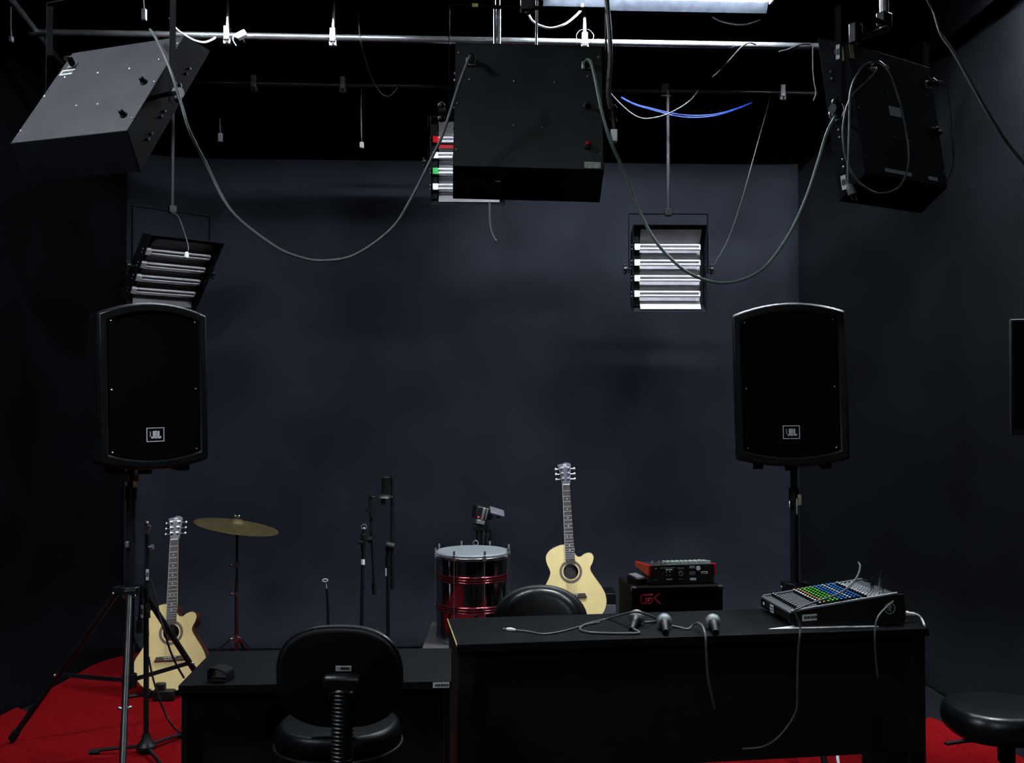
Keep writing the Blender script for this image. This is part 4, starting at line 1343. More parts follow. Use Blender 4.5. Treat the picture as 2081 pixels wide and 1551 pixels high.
# ================================================================== AMPLIFIER, SMALL MIXER, RECEIVER, GREY BOX
AF = at(1376, 1192, 5.4)
AW, AD, AH = 0.5, 0.33, AF.z - FZ
Ra = rz(R_(6))
ta = thing('bass_amplifier', 'black bass amplifier with a red emblem behind the long desk', 'amplifier', (AF.x, AF.y, FZ), Ra)
part('cabinet', MB().span((-AW / 2, 0.0, 0), (AW / 2, AD, AH)), 'tolex', ta, bevel=0.008)
o_ = [(-AW / 2, 0.0), (AW / 2, 0.0), (AW / 2, AH), (-AW / 2, AH)]
i_ = [(-AW / 2 + 0.022, 0.022), (AW / 2 - 0.022, 0.022), (AW / 2 - 0.022, AH - 0.02), (-AW / 2 + 0.022, AH - 0.02)]
part('front_frame', MB().band(o_, i_, -0.014, 0.0), 'tolex', ta, bevel=0.003)
part('grille_cloth', MB().span((-AW / 2 + 0.02, -0.006, 0.02), (AW / 2 - 0.02, 0.002, AH - 0.018)), 'grille', ta)
for x in (-0.2, 0.2):
    part('corner_guard', MB().box((x * AW / 0.42, 0.0, AH - 0.01), (0.03, 0.036, 0.026)), 'black_plastic', ta, bevel=0.006)
# emblem: squared G joined to a slanted K
ge = MB()
gx, gz, gs = -AW / 2 + 0.048, AH - 0.085, 0.001


def stroke(pts, th):
    for a, b in zip(pts, pts[1:]):
        d = (V(b) - V(a)).normalized() * th * 0.45
        A_, B_ = V(a) - d, V(b) + d
        ge.bar((gx + A_.x, -0.0105, gz + A_.y), (gx + B_.x, -0.0105, gz + B_.y), th, 0.005, (0, 0, 1) if abs(B_.x - A_.x) > abs(B_.y - A_.y) else (1, 0, 0))


V2 = lambda x, y: V((x, y, 0))
stroke([V2(0.062, 0.044), V2(0.008, 0.044), V2(0.0, 0.036), V2(0.0, 0.010), V2(0.008, 0.0), V2(0.050, 0.0), V2(0.062, 0.010), V2(0.062, 0.024), V2(0.026, 0.024), V2(0.026, 0.012), V2(0.044, 0.012)], 0.009)
stroke([V2(0.100, 0.050), V2(0.072, 0.026), V2(0.104, -0.002)], 0.010)
part('emblem', ge, 'red_chrome', ta, label='red chrome letters GK', bevel=0.001)

# small mixer with red end cheeks
sf = Ra @ V((-0.02, 0.05, 0)) + V((AF.x, AF.y, AF.z))
Rs = rz(R_(9))
ts = thing('small_mixer', 'small mixer with red ends standing on the bass amplifier', 'mixer', (sf.x, sf.y, AF.z), Rs)
SW, SD, SH = 0.36, 0.26, 0.108
x0s = -0.115
sidep = [(0.0, 0.004), (0.015, 0.0), (SD, 0.055), (SD, 0.085), (0.0, SH)]    # (y, z)
bmx = MB()
pts = [(x0s, y, z) for y, z in sidep] + [(x0s + SW, y, z) for y, z in sidep]
k5 = len(sidep)
bmx.add(pts, [tuple(range(k5))[::-1], tuple(range(k5, 2 * k5))] + [(i, (i + 1) % k5, k5 + (i + 1) % k5, k5 + i) for i in range(k5)])
part('body', bmx, 'mixer_side', ts, bevel=0.002)
for xa in (x0s - 0.012, x0s + SW):
    ck = MB()
    cp5 = [(-0.004, 0.048), (SD + 0.006, 0.06), (SD + 0.006, 0.092), (-0.004, SH + 0.002)]
    pts = [(xa, y, z) for y, z in cp5] + [(xa + 0.012, y, z) for y, z in cp5]
    ck.add(pts, [(3, 2, 1, 0), (4, 5, 6, 7)] + [(i, (i + 1) % 4, 4 + (i + 1) % 4, 4 + i) for i in range(4)])
    part('end_cheek', ck, 'red_paint', ts, bevel=0.003, label='red end cheek')
kb, kc = MB(), MB()
for i in range(10):
    for j in range(4):
        x, y = x0s + 0.105 + i * 0.026, 0.02 + j * 0.03
        z = SH - (SH - 0.085) * y / SD
        kb.cyl((x, y, z - 0.002), (x, y, z + 0.016), 0.0085, 0.007, 8)
part('knobs', kb, 'cap_grey', ts, kind='stuff')
for i in range(7):
    x, y = x0s + 0.012 + i * 0.013, 0.03 + (i % 3) * 0.03
    kc.cyl((x, y, SH - 0.02), (x, y, SH + 0.010), 0.0055, 0.0045, 8)
part('small_knobs', kc, 'grey_metal', ts, kind='stuff')
e = -0.0005
pr = MB()
for x, z, w_, h_ in ((0.03, 0.09, 0.012, 0.004), (0.062, 0.092, 0.012, 0.003), (0.105, 0.093, 0.07, 0.002), (0.17, 0.09, 0.035, 0.003), (0.105, 0.03, 0.034, 0.007), (0.17, 0.03, 0.03, 0.003), (0.235, 0.088, 0.035, 0.003), (0.03, 0.03, 0.02, 0.002)):
    pr.box((x0s + x, e, z), (w_, 0.001, h_))
part('panel_print', pr, 'cap_grey', ts, kind='stuff')
sk = part('socket_plate', MB().box((x0s + 0.17, -0.001, 0.062), (0.042, 0.003, 0.045)), 'black_plastic', ts, bevel=0.002)
part('round_socket', MB().ring(0.008, 0.013, 0, 0.004, 18, Matrix.Translation((x0s + 0.17, -0.0025, 0.06)) @ Matrix.Rotation(PI / 2, 4, 'X')), 'grey_metal', sk)
part('power_light', MB().sphere((x0s + 0.067, -0.001, 0.06), 0.004, 8, 5), 'red_paint', ts, label='red indicator')
for x in (0.09, 0.108):
    for z in (0.07, 0.052):
        part('screw', MB().sphere((x0s + x, -0.0005, z), 0.003, 8, 4), 'screw', ts)
sticker(ts, (x0s + 0.104, 0, 0.083), (1, 0, 0), (0, 0, 1), 0.038, 0.008, 0)
sticker(ts, (x0s + 0.236, 0, 0.094), (1, 0, 0), (0, 0, 1), 0.028, 0.009, 1)
sticker(ts, (x0s + 0.24, 0, 0.028), (1, 0, 0), (0, 0, 1), 0.034, 0.013, 0)
sticker(ts, (x0s + 0.305, 0, 0.062), (1, 0, 0), (0, 0, 1), 0.036, 0.013, 1)
part('round_sticker', MB().cyl((x0s + 0.27, 0, 0.086), (x0s + 0.27, -0.0012, 0.086), 0.0125, seg=20), 'sticker', ts, label='round pale sticker')
part('display', MB().box((x0s + 0.236, -0.0005, 0.06), (0.034, 0.001, 0.02)), 'violet_metal', ts)
# remote-like receiver beside it
rp = V((AF.x, AF.y, 0)) + Ra @ V((-0.2, 0.1, 0))
t = thing('wireless_receiver', 'small dark receiver box beside the red-ended mixer', 'receiver', (rp.x, rp.y, AF.z), rz(R_(30)))
part('body', MB().box((0, 0, 0.022), (0.062, 0.1, 0.044), rx(R_(8))), 'black_plastic', t, bevel=0.005)
part('face', MB().box((0, 0.0, 0.0455), (0.05, 0.08, 0.003), rx(R_(8))), 'violet_metal', t, bevel=0.001)
part('lead', MB().tube(spline([V((0.03, -0.04, 0.01)), V((0.06, -0.05, 0.004)), V((0.1, -0.03, 0.006)), V((0.115, -0.02, 0.02))], 5), 0.003, 6), 'cable_black', t)

# grey box behind the guitar
gp = at(1252, 1205, 6.36)
t = thing('practice_amplifier', 'small grey-fronted practice amplifier peeking out behind the upright guitar', 'amplifier', (gp.x - 0.14, gp.y + 0.1, PZ))
gh = gp.z - PZ
part('cabinet', MB().span((-0.14, -0.09, 0), (0.14, 0.1, gh)), 'tolex', t, bevel=0.006)
part('grille_cloth', MB().span((-0.135, -0.1, 0.008), (0.137, -0.088, gh - 0.075)), 'grey_amp', t, bevel=0.003)
part('control_strip', MB().span((-0.135, -0.1, gh - 0.07), (0.137, -0.088, gh - 0.006)), 'black_metal', t, bevel=0.002)

# ================================================================== CHAIRS
def pad(wd, ht, th, pw=3.2, n=28, bulge=0.35, rings=5):
    """Upholstered superellipse pad in local x-z, thickness along y (front -y, back +y)."""
    mb = MB()
    prof = []
    for k in range(rings + 1):
        a = PI / 2 * k / rings
        prof.append((math.cos(a), math.sin(a)))
    vs, fs = [], []
    rr = []
    for s, y in [(1 - bulge * (1 - c), -th / 2 * sgn) for c, sgn in [(c, q) for c, q in reversed(prof)]]:
        rr.append((s, y))
    for s, y in [(1 - bulge * (1 - c), th / 2 * q) for c, q in prof[1:]]:
        rr.append((s, y))
    for s, y in rr:
        for k in range(n):
            a = 2 * PI * k / n
            c, d = math.cos(a), math.sin(a)
            x = math.copysign(abs(c) ** (2 / pw), c) * wd / 2
            z = math.copysign(abs(d) ** (2 / pw), d) * ht / 2
            vs.append(V((x * s, y, z * s)))
    m = len(rr)
    for i in range(m - 1):
        for k in range(n):
            l = (k + 1) % n
            fs.append((i * n + k, i * n + l, (i + 1) * n + l, (i + 1) * n + k))
    fs += [tuple(range(n))[::-1], tuple((m - 1) * n + k for k in range(n))]
    return mb.add(vs, fs)


def star_base(t, x, y, z_seat, m='black_plastic'):
    part('gas_column', MB().cyl((x, y, 0.12), (x, y, z_seat - 0.09), 0.026, seg=14).cyl((x, y, z_seat - 0.2), (x, y, z_seat - 0.08), 0.034, seg=14), 'black_plastic', t, world=True)
    part('seat_plate', MB().box((x, y, z_seat - 0.085), (0.2, 0.16, 0.02)), 'black_metal', t, world=True, bevel=0.004)
    for k in range(5):
        a = R_(20 + 72 * k)
        d = V((math.cos(a), math.sin(a), 0))
        l = part('base_arm', MB().tube([V((x, y, 0.11)), V((x, y, 0.095)) + d * 0.24], [0.026, 0.016], 10), m, t, world=True)
        e = V((x, y, 0.046)) + d * 0.245
        s = d.cross(V((0, 0, 1)))
        part('caster', MB().cyl(e - s * 0.02, e + s * 0.02, 0.03, seg=14), m, l, world=True)


# C1: near office chair seen from behind
bc = at(692, 1372, 2.92)
t = thing('office_chair', 'black office chair seen from behind with ribbed spine cover', 'chair', (bc.x, bc.y + 0.2, FZ))
Rk = rx(R_(8)).to_4x4()
Tb = Matrix.Translation(bc)
part('backrest', pad(0.36, 0.30, 0.05, 2.6, 40, 0.1).xf(Tb @ Rk @ Matrix.Rotation(PI, 4, 'Z')), 'fabric', t, world=True)
part('backrest_shell', pad(0.352, 0.292, 0.03, 2.6, 40, 0.06).xf(Tb @ Matrix.Translation((0, -0.02, 0)) @ Rk), 'matte_black', t, world=True)
rimpts = []
for k in range(56):
    a = 2 * PI * k / 56
    c, d = math.cos(a), math.sin(a)
    rimpts.append(Tb @ Rk @ V((math.copysign(abs(c) ** (2 / 2.6), c) * 0.178, -0.012, math.copysign(abs(d) ** (2 / 2.6), d) * 0.148)))
part('backrest_piping', MB().tube(rimpts, 0.007, 8, close=True), 'leather', t, world=True)
hubc = at(697, 1388, 2.86)
part('spine_bracket', MB().box(hubc + V((0, 0, 0.0)), (0.115, 0.045, 0.05)).box(hubc + V((0, 0, -0.03)), (0.085, 0.045, 0.04)), 'cab', t, world=True, bevel=0.014)
part('label_plate', MB().box(at(698, 1359, 2.872), (0.045, 0.002, 0.015), rx(R_(8))), 'sticker', t, world=True, label='pale label')
part('label_print', MB().box(at(701, 1359, 2.8705), (0.026, 0.001, 0.007), rx(R_(8))), 'ink', t, world=True)
pts, rad = [], []
zt, zb = at(697, 1400, 2.86), at(694, 1556, 2.84)
nrib = 19
for k in range(nrib * 4 + 1):
    u = k / (nrib * 4)
    pts.append(zt.lerp(zb, u))
    rad.append(0.029 + (0.0035 if k % 4 == 2 else (0.0 if k % 4 else -0.002)))
part('spine_bellows', MB().tube(pts, rad, 20), 'cab', t, world=True)
sc_ = at(689, 1500, 3.08)
zs_ = at(689, 1503, 2.9).z
sp_ = pad(0.385, 0.38, 0.08, 2.1, 40, 0.14).xf(Matrix.Translation((sc_.x, 3.075, zs_ - 0.04)) @ Matrix.Rotation(PI / 2, 4, 'X'))
part('seat', sp_, 'seat_black', t, world=True)
rim2 = []
for k in range(56):
    a = 2 * PI * k / 56
    c, d = math.cos(a), math.sin(a)
    rim2.append(V((sc_.x + math.copysign(abs(c) ** (2 / 2.1), c) * 0.192, 3.075 + math.copysign(abs(d) ** (2 / 2.1), d) * 0.19, zs_ - 0.066)))
part('seat_piping', MB().tube(rim2, 0.005, 8, close=True), 'leather', t, world=True)
part('spine_foot', MB().bar(zb, V((sc_.x, 3.08, zb.z - 0.01)), 0.05, 0.012, (1, 0, 0)), 'black_metal', t, world=True)
star_base(t, sc_.x, 3.0, zs_)

# C2: leather chair behind the long desk
bc = at(1099, 1266, 4.72)
t = thing('office_chair', 'shiny black leather office chair tucked behind the long desk', 'chair', (bc.x, bc.y, FZ))
Rk = (rz(R_(-5)) @ rx(R_(-12))).to_4x4()
Tb = Matrix.Translation(bc)
part('backrest', pad(0.40, 0.33, 0.09, 2.05, 40, 0.3).xf(Tb @ Rk), 'leather', t, world=True)
part('backrest_shell', pad(0.45, 0.34, 0.06, 2.1, 40, 0.12).xf(Tb @ Matrix.Translation((0.0, 0.04, 0.0)) @ Rk), 'black_plastic', t, world=True)
part('welt', MB().tube([Tb @ Rk @ V((math.copysign(abs(math.cos(a)) ** 0.98, math.cos(a)) * 0.192, -0.02, math.copysign(abs(math.sin(a)) ** 0.98, math.sin(a)) * 0.155)) for a in [2 * PI * k / 48 for k in range(48)]], 0.006, 8, close=True), 'leather', t, world=True)
part('spine', MB().bar(bc + V((0.01, 0.08, 0)), bc + V((0.0, 0.09, -0.3)), 0.06, 0.015, (1, 0, 0)), 'black_metal', t, world=True)
sz = bc.z - 0.27
part('spine_foot', MB().bar(bc + V((0.0, 0.09, -0.3)), V((bc.x, bc.y + 0.0, sz - 0.09)), 0.06, 0.015, (1, 0, 0)), 'black_metal', t, world=True)
part('seat', pad(0.46, 0.34, 0.08, 2.6, 36, 0.2).xf(Matrix.Translation((bc.x, bc.y - 0.02, sz - 0.03)) @ Matrix.Rotation(PI / 2, 4, 'X')), 'leather', t, world=True)
star_base(t, bc.x, bc.y, sz - 0.0)

# C3: low chair cut by the frame
cc = V((1.99, 4.1, 0))
zt_ = at(1990, 1440, 4.05).z
t = thing('office_chair', 'low black chair past the end of the long desk, cut by the picture edge', 'chair', (cc.x + 0.02, cc.y, FZ))
part('seat', pad(0.45, 0.42, 0.115, 2.7, 36, 0.16).xf(Matrix.Translation((cc.x + 0.015, cc.y, zt_ - 0.058)) @ Matrix.Rotation(PI / 2, 4, 'X')), 'leather', t, world=True)
part('lever', MB().bar(at(1922, 1512, 3.96), at(1962, 1506, 3.98), 0.02, 0.008, (0, 1, 0)).bar(at(1962, 1506, 3.98), at(2020, 1503, 4.05), 0.014, 0.01, (0, 1, 0)), 'black_plastic', t, world=True)
part('spine', MB().bar((cc.x + 0.1, cc.y, zt_ - 0.13), (cc.x + 0.3, cc.y, zt_ - 0.12), 0.06, 0.015, (0, 1, 0)).bar((cc.x + 0.3, cc.y, zt_ - 0.12), (cc.x + 0.32, cc.y, zt_ + 0.3), 0.06, 0.015, (0, 1, 0)), 'black_metal', t, world=True)
part('backrest', pad(0.4, 0.3, 0.06, 2.7, 36, 0.2).xf(Matrix.Translation((cc.x + 0.3, cc.y, zt_ + 0.36)) @ Matrix.Rotation(PI / 2, 4, 'Z')), 'leather', t, world=True)
star_base(t, cc.x + 0.03, cc.y, zt_ - 0.03)

# ================================================================== BLACK SCREEN ON THE SIDE WALL
q = at(2050, 765, 4.55)
zt_, zb_ = at(2050, 650, 4.55).z, at(2053, 884, 4.55).z
t = thing('wall_monitor', 'black screen jutting in at the picture edge above the low chair', 'monitor', (q.x + 0.33, 4.42, zb_), rz(R_(-20)))
hh = zt_ - zb_
part('casing', MB().span((-0.35, -0.02, 0), (0.35, 0.03, hh)), 'black_plastic', t, bevel=0.004)
part('screen', MB().span((-0.34, -0.024, 0.03), (0.34, -0.019, hh - 0.012)), 'screen', t)
part('bracket', MB().span((0.2, 0.03, hh / 2 - 0.05), (0.3, 0.2, hh / 2 + 0.05)).span((0.2, 0.16, hh / 2 - 0.03), (0.72, 0.2, hh / 2 + 0.03)), 'black_metal', t)

# ================================================================== CABLES, CORDS, LOOSE PLUGS
def cable(name, label, pts, r, material, cat='cable', n=7, group=None):
    pts = [p if isinstance(p, Vector) else at(*p) for p in pts]
    return single(name, MB().tube(spline(pts, n), r, 8), material, label, cat, group)


Lw, Mw, Rw = WORLD[tl.name], WORLD[tm.name], WORLD[tr.name]
Y = 3.2
cable('power_cable', 'long grey cable sagging between the paler light and the middle light',
      [(305, 60, 3.3), (318, 80, 3.24), (345, 140, 3.16), (368, 210, 3.14), (385, 265, 3.14), (420, 335, Y), (470, 428, Y), (555, 498, Y), (610, 523, Y), (660, 530, Y), (722, 518, Y), (795, 466, Y), (835, 405, Y), (872, 332, Y), (900, 272, Y), (930, 180, Y), (950, 126, 3.2), (956, 115, 3.235), (960, 126, 3.27)], 0.0048, 'cable_grey')
cable('power_cable', 'pale green cable sagging from the middle light to the light turned away',
      [(1191, 138, 3.28), (1190, 126, 3.24), (1197, 122, 3.21), (1206, 145, 3.18), (1222, 222, 3.15), (1240, 285, 3.15), (1268, 348, 3.18), (1300, 430, 3.2), (1335, 494, 3.2), (1385, 545, 3.2), (1430, 568, 3.2), (1470, 575, 3.2), (1515, 566, 3.2), (1560, 537, 3.2), (1606, 472, 3.2), (1640, 397, 3.2), (1662, 330, 3.2), (1680, 272, 3.22), (1694, 242, 3.3), (1700, 236, 3.36)], 0.0052, 'cable_green')
cable('power_cable', 'looped cord with a hanging plug on the back of the light turned away',
      [(1768, 140, 3.34), (1780, 138, 3.27), (1776, 150, 3.24), (1755, 172, 3.23), (1735, 190, 3.21), (1722, 215, 3.19), (1715, 245, 3.18), (1713, 280, 3.17), (1720, 325, 3.17), (1740, 365, 3.17), (1770, 388, 3.18), (1795, 393, 3.19), (1825, 382, 3.21), (1843, 350, 3.23), (1847, 310, 3.25), (1840, 260, 3.26), (1828, 205, 3.27), (1812, 160, 3.28), (1795, 135, 3.28), (1772, 127, 3.27), (1752, 137, 3.24), (1735, 165, 3.21), (1727, 200, 3.19), (1726, 260, 3.17), (1724, 320, 3.16), (1723, 355, 3.16), (1724, 374, 3.16)], 0.0036, 'cable_dull')
q0, q1 = at(1724, 374, 3.16), at(1733, 396, 3.16)
t = thing('power_plug', 'pale two-pin plug dangling under the looped cord', 'plug', q1)
part('body', MB().tube([q0, q0.lerp(q1, 0.35), q0.lerp(q1, 0.9), q1], [0.005, 0.011, 0.013, 0.009], 10), 'cable_grey', t, world=True)
d = (q1 - q0).normalized()
for s in (-1, 1):
    part('pin', MB().cyl(q1 + V((s * 0.0065, 0, 0)), q1 + V((s * 0.0065, 0, 0)) + d * 0.018, 0.0023, seg=8), 'steel', t, world=True)
cable('power_cable', 'thin cord hanging in a bow down the far edge of the light turned away',
      [(1885, 176, 3.66), (1896, 166, 3.58), (1914, 167, 3.55), (1925, 182, 3.54), (1932, 225, 3.54), (1936, 290, 3.55), (1938, 330, 3.56), (1928, 360, 3.57), (1912, 375, 3.6), (1902, 380, 3.66)], 0.003, 'cable_dull')
cable('trunk_cable', 'thick dark cable taped down the yoke of the middle light',
      [(1231, -20, 3.3), (1235, 20, 3.3), (1239, 70, 3.3), (1240, 120, 3.3), (1237, 170, 3.3), (1237, 195, 3.31), (1241, 220, 3.33)], 0.0085, 'cable_dull')
cable('hanging_cable', 'black cable slanting down the bluish wall to the picture edge',
      [(1878, -24, 3.9), (1886, 0, 3.9), (1898, 24, 3.9), (1912, 68, 3.88), (1940, 110, 3.85), (1985, 190, 3.8), (2020, 250, 3.76), (2050, 295, 3.74), (2100, 355, 3.7)], 0.0062, 'cable_black')
q = at(1247, 277, 3.34)
t = thing('wall_adaptor', 'white power adaptor hanging at the knob of the middle light', 'plug', q)
part('body', MB().box((0, 0, 0), (0.024, 0.028, 0.042)), 'white_plastic', t, bevel=0.003)
part('lead', MB().tube([V((0, 0, 0.02)), V((-0.002, 0, 0.04)), V((-0.006, 0.012, 0.09))], 0.005, 8), 'cable_black', t)
cable('wire', 'white wire looped under the batten next to the twin rods', [(1072, 24, 5.86), (1082, 42, 5.84), (1100, 53, 5.84), (1122, 57, 5.84), (1148, 49, 5.84), (1168, 34, 5.86), (1181, 20, 5.9), (1184, 8, 5.92)], 0.0065, 'cable_white')
cable('wire', 'short pale wire bowed beneath the far end of the batten', [(1448, 34, 6.1), (1462, 42, 6.1), (1485, 48, 6.1), (1508, 50, 6.1), (1528, 46, 6.1), (1545, 40, 6.1)], 0.005, 'cable_white')
cable('wire', 'white wire drooping behind the yoke of the paler light', [(345, 36, 5.6), (350, 48, 5.62), (362, 62, 5.66), (380, 74, 5.72), (395, 82, 5.78), (415, 86, 5.8), (432, 80, 5.86), (440, 74, 5.9)], 0.006, 'cable_white')
cable('wire', 'fine wire draped from the bright pipe down past the thin pipe', [(728, 22, 6.0), (729, 50, 5.95), (733, 85, 5.9), (742, 120, 6.1), (752, 150, 6.3), (762, 172, 6.45), (775, 190, 6.5), (788, 196, 6.5), (798, 190, 6.5), (808, 178, 6.5)], 0.004, 'cable_dim')
cable('wire', 'short wire bent over the bright pipe above the blue cables', [(1535, 90, 6.03), (1522, 87, 5.99), (1508, 95, 5.99), (1492, 112, 6.05), (1476, 130, 6.12), (1462, 145, 6.18), (1449, 156, 6.22)], 0.0055, 'cable_dim')
cable('wire', 'wire stub curling from the pipe beside the light turned away', [(1583, 105, 6.02), (1600, 101, 6.02), (1618, 94, 6.02), (1632, 90, 6.05), (1645, 89, 6.06)], 0.005, 'cable_dim')
for lab, y0, y1 in (('bright blue network cable, upper strand of the sagging pair', 197, 234), ('bright blue network cable, lower strand of the sagging pair', 199, 238)):
    d = y1 - 234
    cable('network_cable', lab, [(1262, y0, 6.55), (1290, y0 + 14, 6.55), (1330, 222 + d * 0.7, 6.55), (1370, 231 + d, 6.55), (1410, 235 + d, 6.55), (1455, 232 + d * 0.7, 6.55), (1495, 221 + d * 0.4, 6.57), (1520, 212 + d * 0.2, 6.6), (1528, 209, 6.62)], 0.0042, 'cable_blue', group='blue network cables')
cable('wire', 'grey wire sagging under the blue network cables', [(1240, 188, 6.5), (1255, 205, 6.5), (1280, 228, 6.5), (1303, 240, 6.5), (1325, 240, 6.5), (1350, 234, 6.5), (1378, 221, 6.5), (1400, 206, 6.5), (1415, 190, 6.55), (1420, 180, 6.7)], 0.0045, 'cable_black')
cable('wire', 'thin wire slanting from the thin pipe down beside the four-lamp light', [(1566, 186, 6.88), (1558, 225, 6.85), (1540, 290, 6.8), (1520, 362, 6.78), (1500, 430, 6.78), (1478, 490, 6.78), (1450, 540, 6.75)], 0.0038, 'cable_black')
cable('wire', 'short wire with a plug end dangling beside the light turned away', [(1652, 95, 6.05), (1652, 140, 6.05), (1655, 170, 6.05), (1658, 188, 6.05), (1653, 205, 6.05)], 0.004, 'cable_dim')
cable('wire', 'dark cord end dangling below the half hidden light', [(995, 412, 6.62), (995, 440, 6.62), (997, 465, 6.62), (1003, 482, 6.62), (1008, 490, 6.62)], 0.008, 'cable_black')
cable('wire', 'thin lead hanging behind the yoke of the middle light', [(1091, -20, 3.7), (1091, 30, 3.7), (1090, 70, 3.7), (1090, 95, 3.6)], 0.0045, 'cable_black')


def hung_plug(label, px, y0, py, Y_, m_, wire_m, w_=0.026, h_=0.04, top=None):
    q = at(px, py, Y_)
    t = thing('wire_plug', label, 'plug', q)
    part('body', MB().box((0, 0, 0), (w_, 0.024, h_)), m_, t, bevel=0.003)
    a = top or at(px - 1, y0, Y_)
    part('wire', MB().tube(spline([V((0, 0, h_ / 2)), (a - q) * 0.5 + V((-0.002, 0, 0)), a - q], 4), 0.004, 6), wire_m, t)


hung_plug('white socket on a long wire hanging from the thin pipe', 735, 180, 295, 6.72, 'white_plastic', 'cable_dull')
hung_plug('pale socket hanging near the top edge beside the yoke post', 293, -30, 30, 5.3, 'sticker', 'cable_dull', 0.024, 0.06)
hung_plug('small socket hanging by the short pipe in the corner', 23, 14, 80, 5.4, 'violet_metal', 'cable_dull', 0.018, 0.03)
hung_plug('barely lit dark socket hanging in front of the upper backdrop', 448, 240, 280, 6.7, 'violet_metal', 'cable_black', 0.03, 0.06)
q = at(491, 71, 5.82)
t = thing('socket_box', 'white socket box tied askew to the bright pipe', 'socket', q, ry(R_(-28)))
part('body', MB().box((0, 0, 0), (0.06, 0.04, 0.036)), 'white_plastic', t, bevel=0.004)
part('lead', MB().tube(spline([V((-0.03, 0, 0.0)), V((-0.045, 0, 0.016)), V((-0.06, 0.01, 0.0)), V((-0.06, 0.03, -0.028))], 4), 0.004, 6), 'cable_white', t)
part('tie', MB().tube([V((-0.01 + 0.0 * a, 0.044 + 0.03 * math.cos(a), 0.004 + 0.03 * math.sin(a))) for a in [2 * PI * k / 16 for k in range(16)]], 0.004, 6, close=True), 'cable_black', t)
# wire ring round the third hanger
q = at(1188, 78, 5.97)
single('wire_ring', MB().tube([q + V((0.052 * math.cos(a), -0.03, 0.045 * math.sin(a))) for a in [2 * PI * k / 28 for k in range(28)]], 0.0025, 6, close=True), 'steel', 'loop of thin wire around the hanger clamp above the middle light', 'wire')
# hanging lead on the tilted rear light
cable('wire', 'thin lead hanging over the pinkish lamps', [(350, 432, 6.55), (362, 440, 6.5), (372, 465, 6.42), (380, 490, 6.35), (383, 506, 6.32), (380, 514, 6.32)], 0.0035, 'cable_dull')
q = at(379, 519, 6.32)
t = thing('power_plug', 'pale plug hanging in front of the pinkish lamps', 'plug', q)
part('body', MB().tube([V((0.002, 0, 0.022)), V((0.001, 0, 0.008)), V((-0.002, 0, -0.014))], [0.009, 0.015, 0.014], 10), 'white_plastic', t)
for s in (-1, 0, 1):
    part('pin', MB().cyl((s * 0.009 - 0.002, 0, -0.014), (s * 0.009 - 0.004, 0, -0.03), 0.0025, seg=6), 'steel', t)

# desk cables
def dc(px, py, up=0.004):
    return on_desk(px, py, up)


cable('microphone_cable', 'thin cable with a pale jack lying along the long desk',
      [dc(1048, 1281, .006), dc(1075, 1284), dc(1105, 1289), dc(1140, 1284), dc(1170, 1276), dc(1195, 1269), dc(1218, 1265)], 0.0035, 'cable_dull')
a, b = dc(1030, 1279, .006), dc(1048, 1281, .006)
t = thing('jack_plug', 'pale jack plug at the end of the thin cable on the long desk', 'plug', a)
part('sleeve', MB().tube([a, a.lerp(b, 0.45), b], [0.006, 0.0085, 0.005], 10), 'white_plastic', t, world=True)
part('tip', MB().cyl(a + (a - b).normalized() * 0.016, a, 0.003, seg=8), 'steel', t, world=True)
cable('microphone_cable', 'thick cable looped over the first microphone on the long desk',
      [m1b + m1d * 0.02 + V((0, 0, 0.0)), dc(1288, 1279, .008), dc(1296, 1283, .005), dc(1297, 1287, .005), dc(1265, 1288, .005), dc(1220, 1287, .005), dc(1190, 1284, .005), dc(1179, 1279, .005), dc(1184, 1272, .005), dc(1200, 1266, .006),
       at(1230, 1259, 4.22), at(1262, 1250, 4.15), at(1284, 1244.5, 4.08), at(1302, 1245, 4.08), at(1318, 1250, 4.1), dc(1336, 1259, .008), dc(1330, 1263.5), dc(1310, 1265.5)], 0.0046, 'cable_dull')
t = thing('cable_connector', 'silver connector plugged into the microphone under the loop', 'plug', m1b)
part('shell', MB().cyl(m1b, m1b + m1d * 0.04, 0.011, 0.009, 12), 'grey_metal', t, world=True)
cable('microphone_cable', 'grey cable from behind the middle microphone hanging over the desk front',
      [dc(1366, 1273, .006), dc(1382, 1276), dc(1397, 1279), dc(1404, 1275, .006), dc(1412, 1268, .02), dc(1420, 1267, .03), at(1428, 1274, 3.92), at(1433, 1290, 3.86), at(1435, 1320, 3.84), at(1438, 1370, 3.84), at(1444, 1405, 3.85), at(1452, 1440, 3.87)], 0.0045, 'cable_dull')
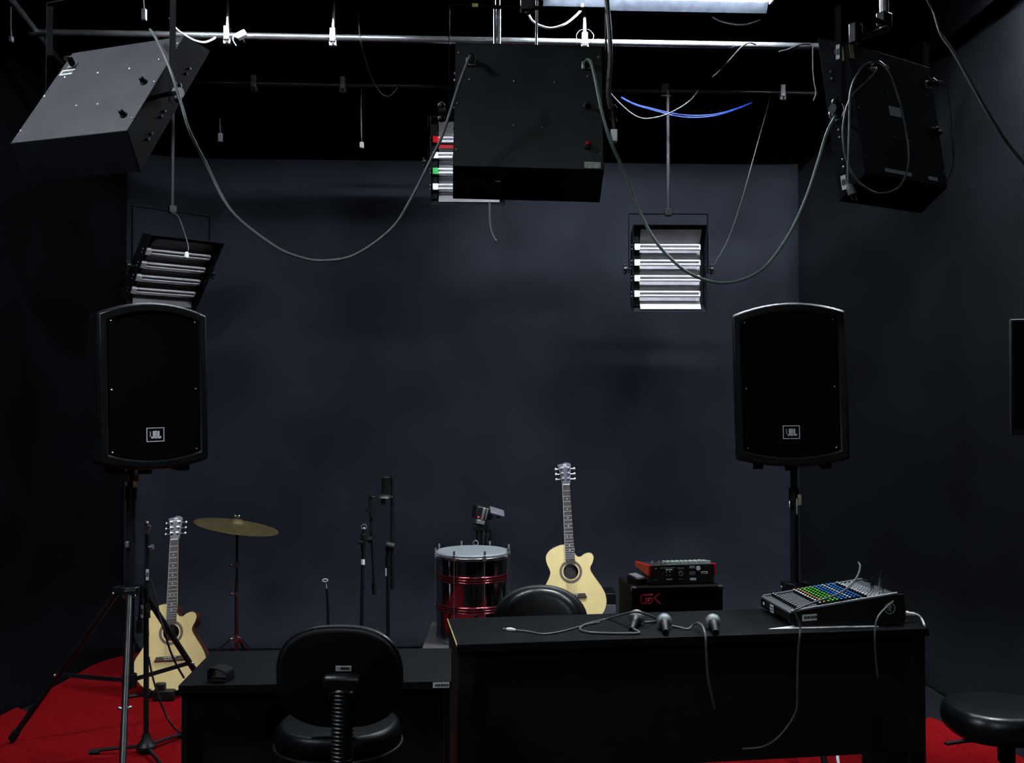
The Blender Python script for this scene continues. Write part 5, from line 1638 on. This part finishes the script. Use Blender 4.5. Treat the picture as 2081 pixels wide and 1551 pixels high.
cable('signal_cable', 'dark cable rising from the console and dropping down the desk front',
      [at(1744, 1143, 4.25), at(1748, 1152, 4.22), at(1742, 1172, 4.18), at(1728, 1190, 4.14), at(1706, 1206, 4.08), at(1680, 1216, 4.03), at(1650, 1226, 3.98), at(1625, 1236, 3.93), at(1615, 1242, 3.92), at(1620, 1256, 3.92), at(1626, 1275, 3.92), at(1625, 1295, 3.9),
       at(1622, 1330, 3.9), at(1620, 1400, 3.9), at(1619, 1440, 3.9), at(1605, 1470, 3.9), at(1580, 1500, 3.9), at(1550, 1518, 3.88), at(1508, 1523, 3.86)], 0.0042, 'cable_dull')
cable('signal_cable', 'thin cable from the console rim hanging near the desk corner',
      [at(1815, 1222, 4.1), at(1803, 1233, 4.04), at(1790, 1246, 4.0), at(1782, 1260, 3.98), at(1779, 1275, 3.97), at(1778, 1300, 3.96), at(1780, 1340, 3.97), at(1784, 1378, 3.98)], 0.0038, 'cable_dull')
a, b = at(1838, 1247, 4.16), at(1858, 1248, 4.17)
t = thing('cable_connector', 'white connector at the rear of the large console', 'plug', a)
part('shell', MB().cyl(a + V((-0.006, 0, 0)), b, 0.0085, 0.007, 12).cyl(a + V((0.006, 0, 0)), a + V((0.016, 0, 0)), 0.0105, seg=12), 'white_plastic', t, world=True)
cable('signal_cable', 'white cable curving from the console down to the desk end', [b, at(1866, 1251, 4.17), at(1874, 1260, 4.16), dc(1879, 1272, .006)], 0.0045, 'cable_white')
cable('signal_cable', 'dark lead lying across the back of the large console', [at(1757, 1196, 4.36), at(1770, 1199, 4.3), at(1784, 1204, 4.25), at(1796, 1208, 4.22)], 0.0035, 'cable_dull')
# cables near the left stands
cable('microphone_cable', 'black cable draped from the near microphone stand over the pale guitar',
      [at(305, 1175, 4.7), at(318, 1220, 4.7), at(324, 1252, 4.7), at(335, 1285, 4.7), at(345, 1320, 4.75), at(358, 1350, 4.8), at(374, 1378, 4.85)], 0.005, 'cable_black')
cable('microphone_cable', 'black cable falling to the red carpet beside the small desk',
      [at(302, 1335, 4.74), at(310, 1375, 4.74), at(322, 1415, 4.74), at(335, 1448, 4.76), at(352, 1477, 4.78), onz(378, 1497, 0.02), onz(400, 1506, 0.02)], 0.005, 'cable_black')
cable('power_cable', 'pale cable lying on the carpet under the long desk', [onz(1704, 1520, 0.02), onz(1702, 1540, 0.02), onz(1706, 1560, 0.02), onz(1712, 1590, 0.02)], 0.007, 'cable_white')
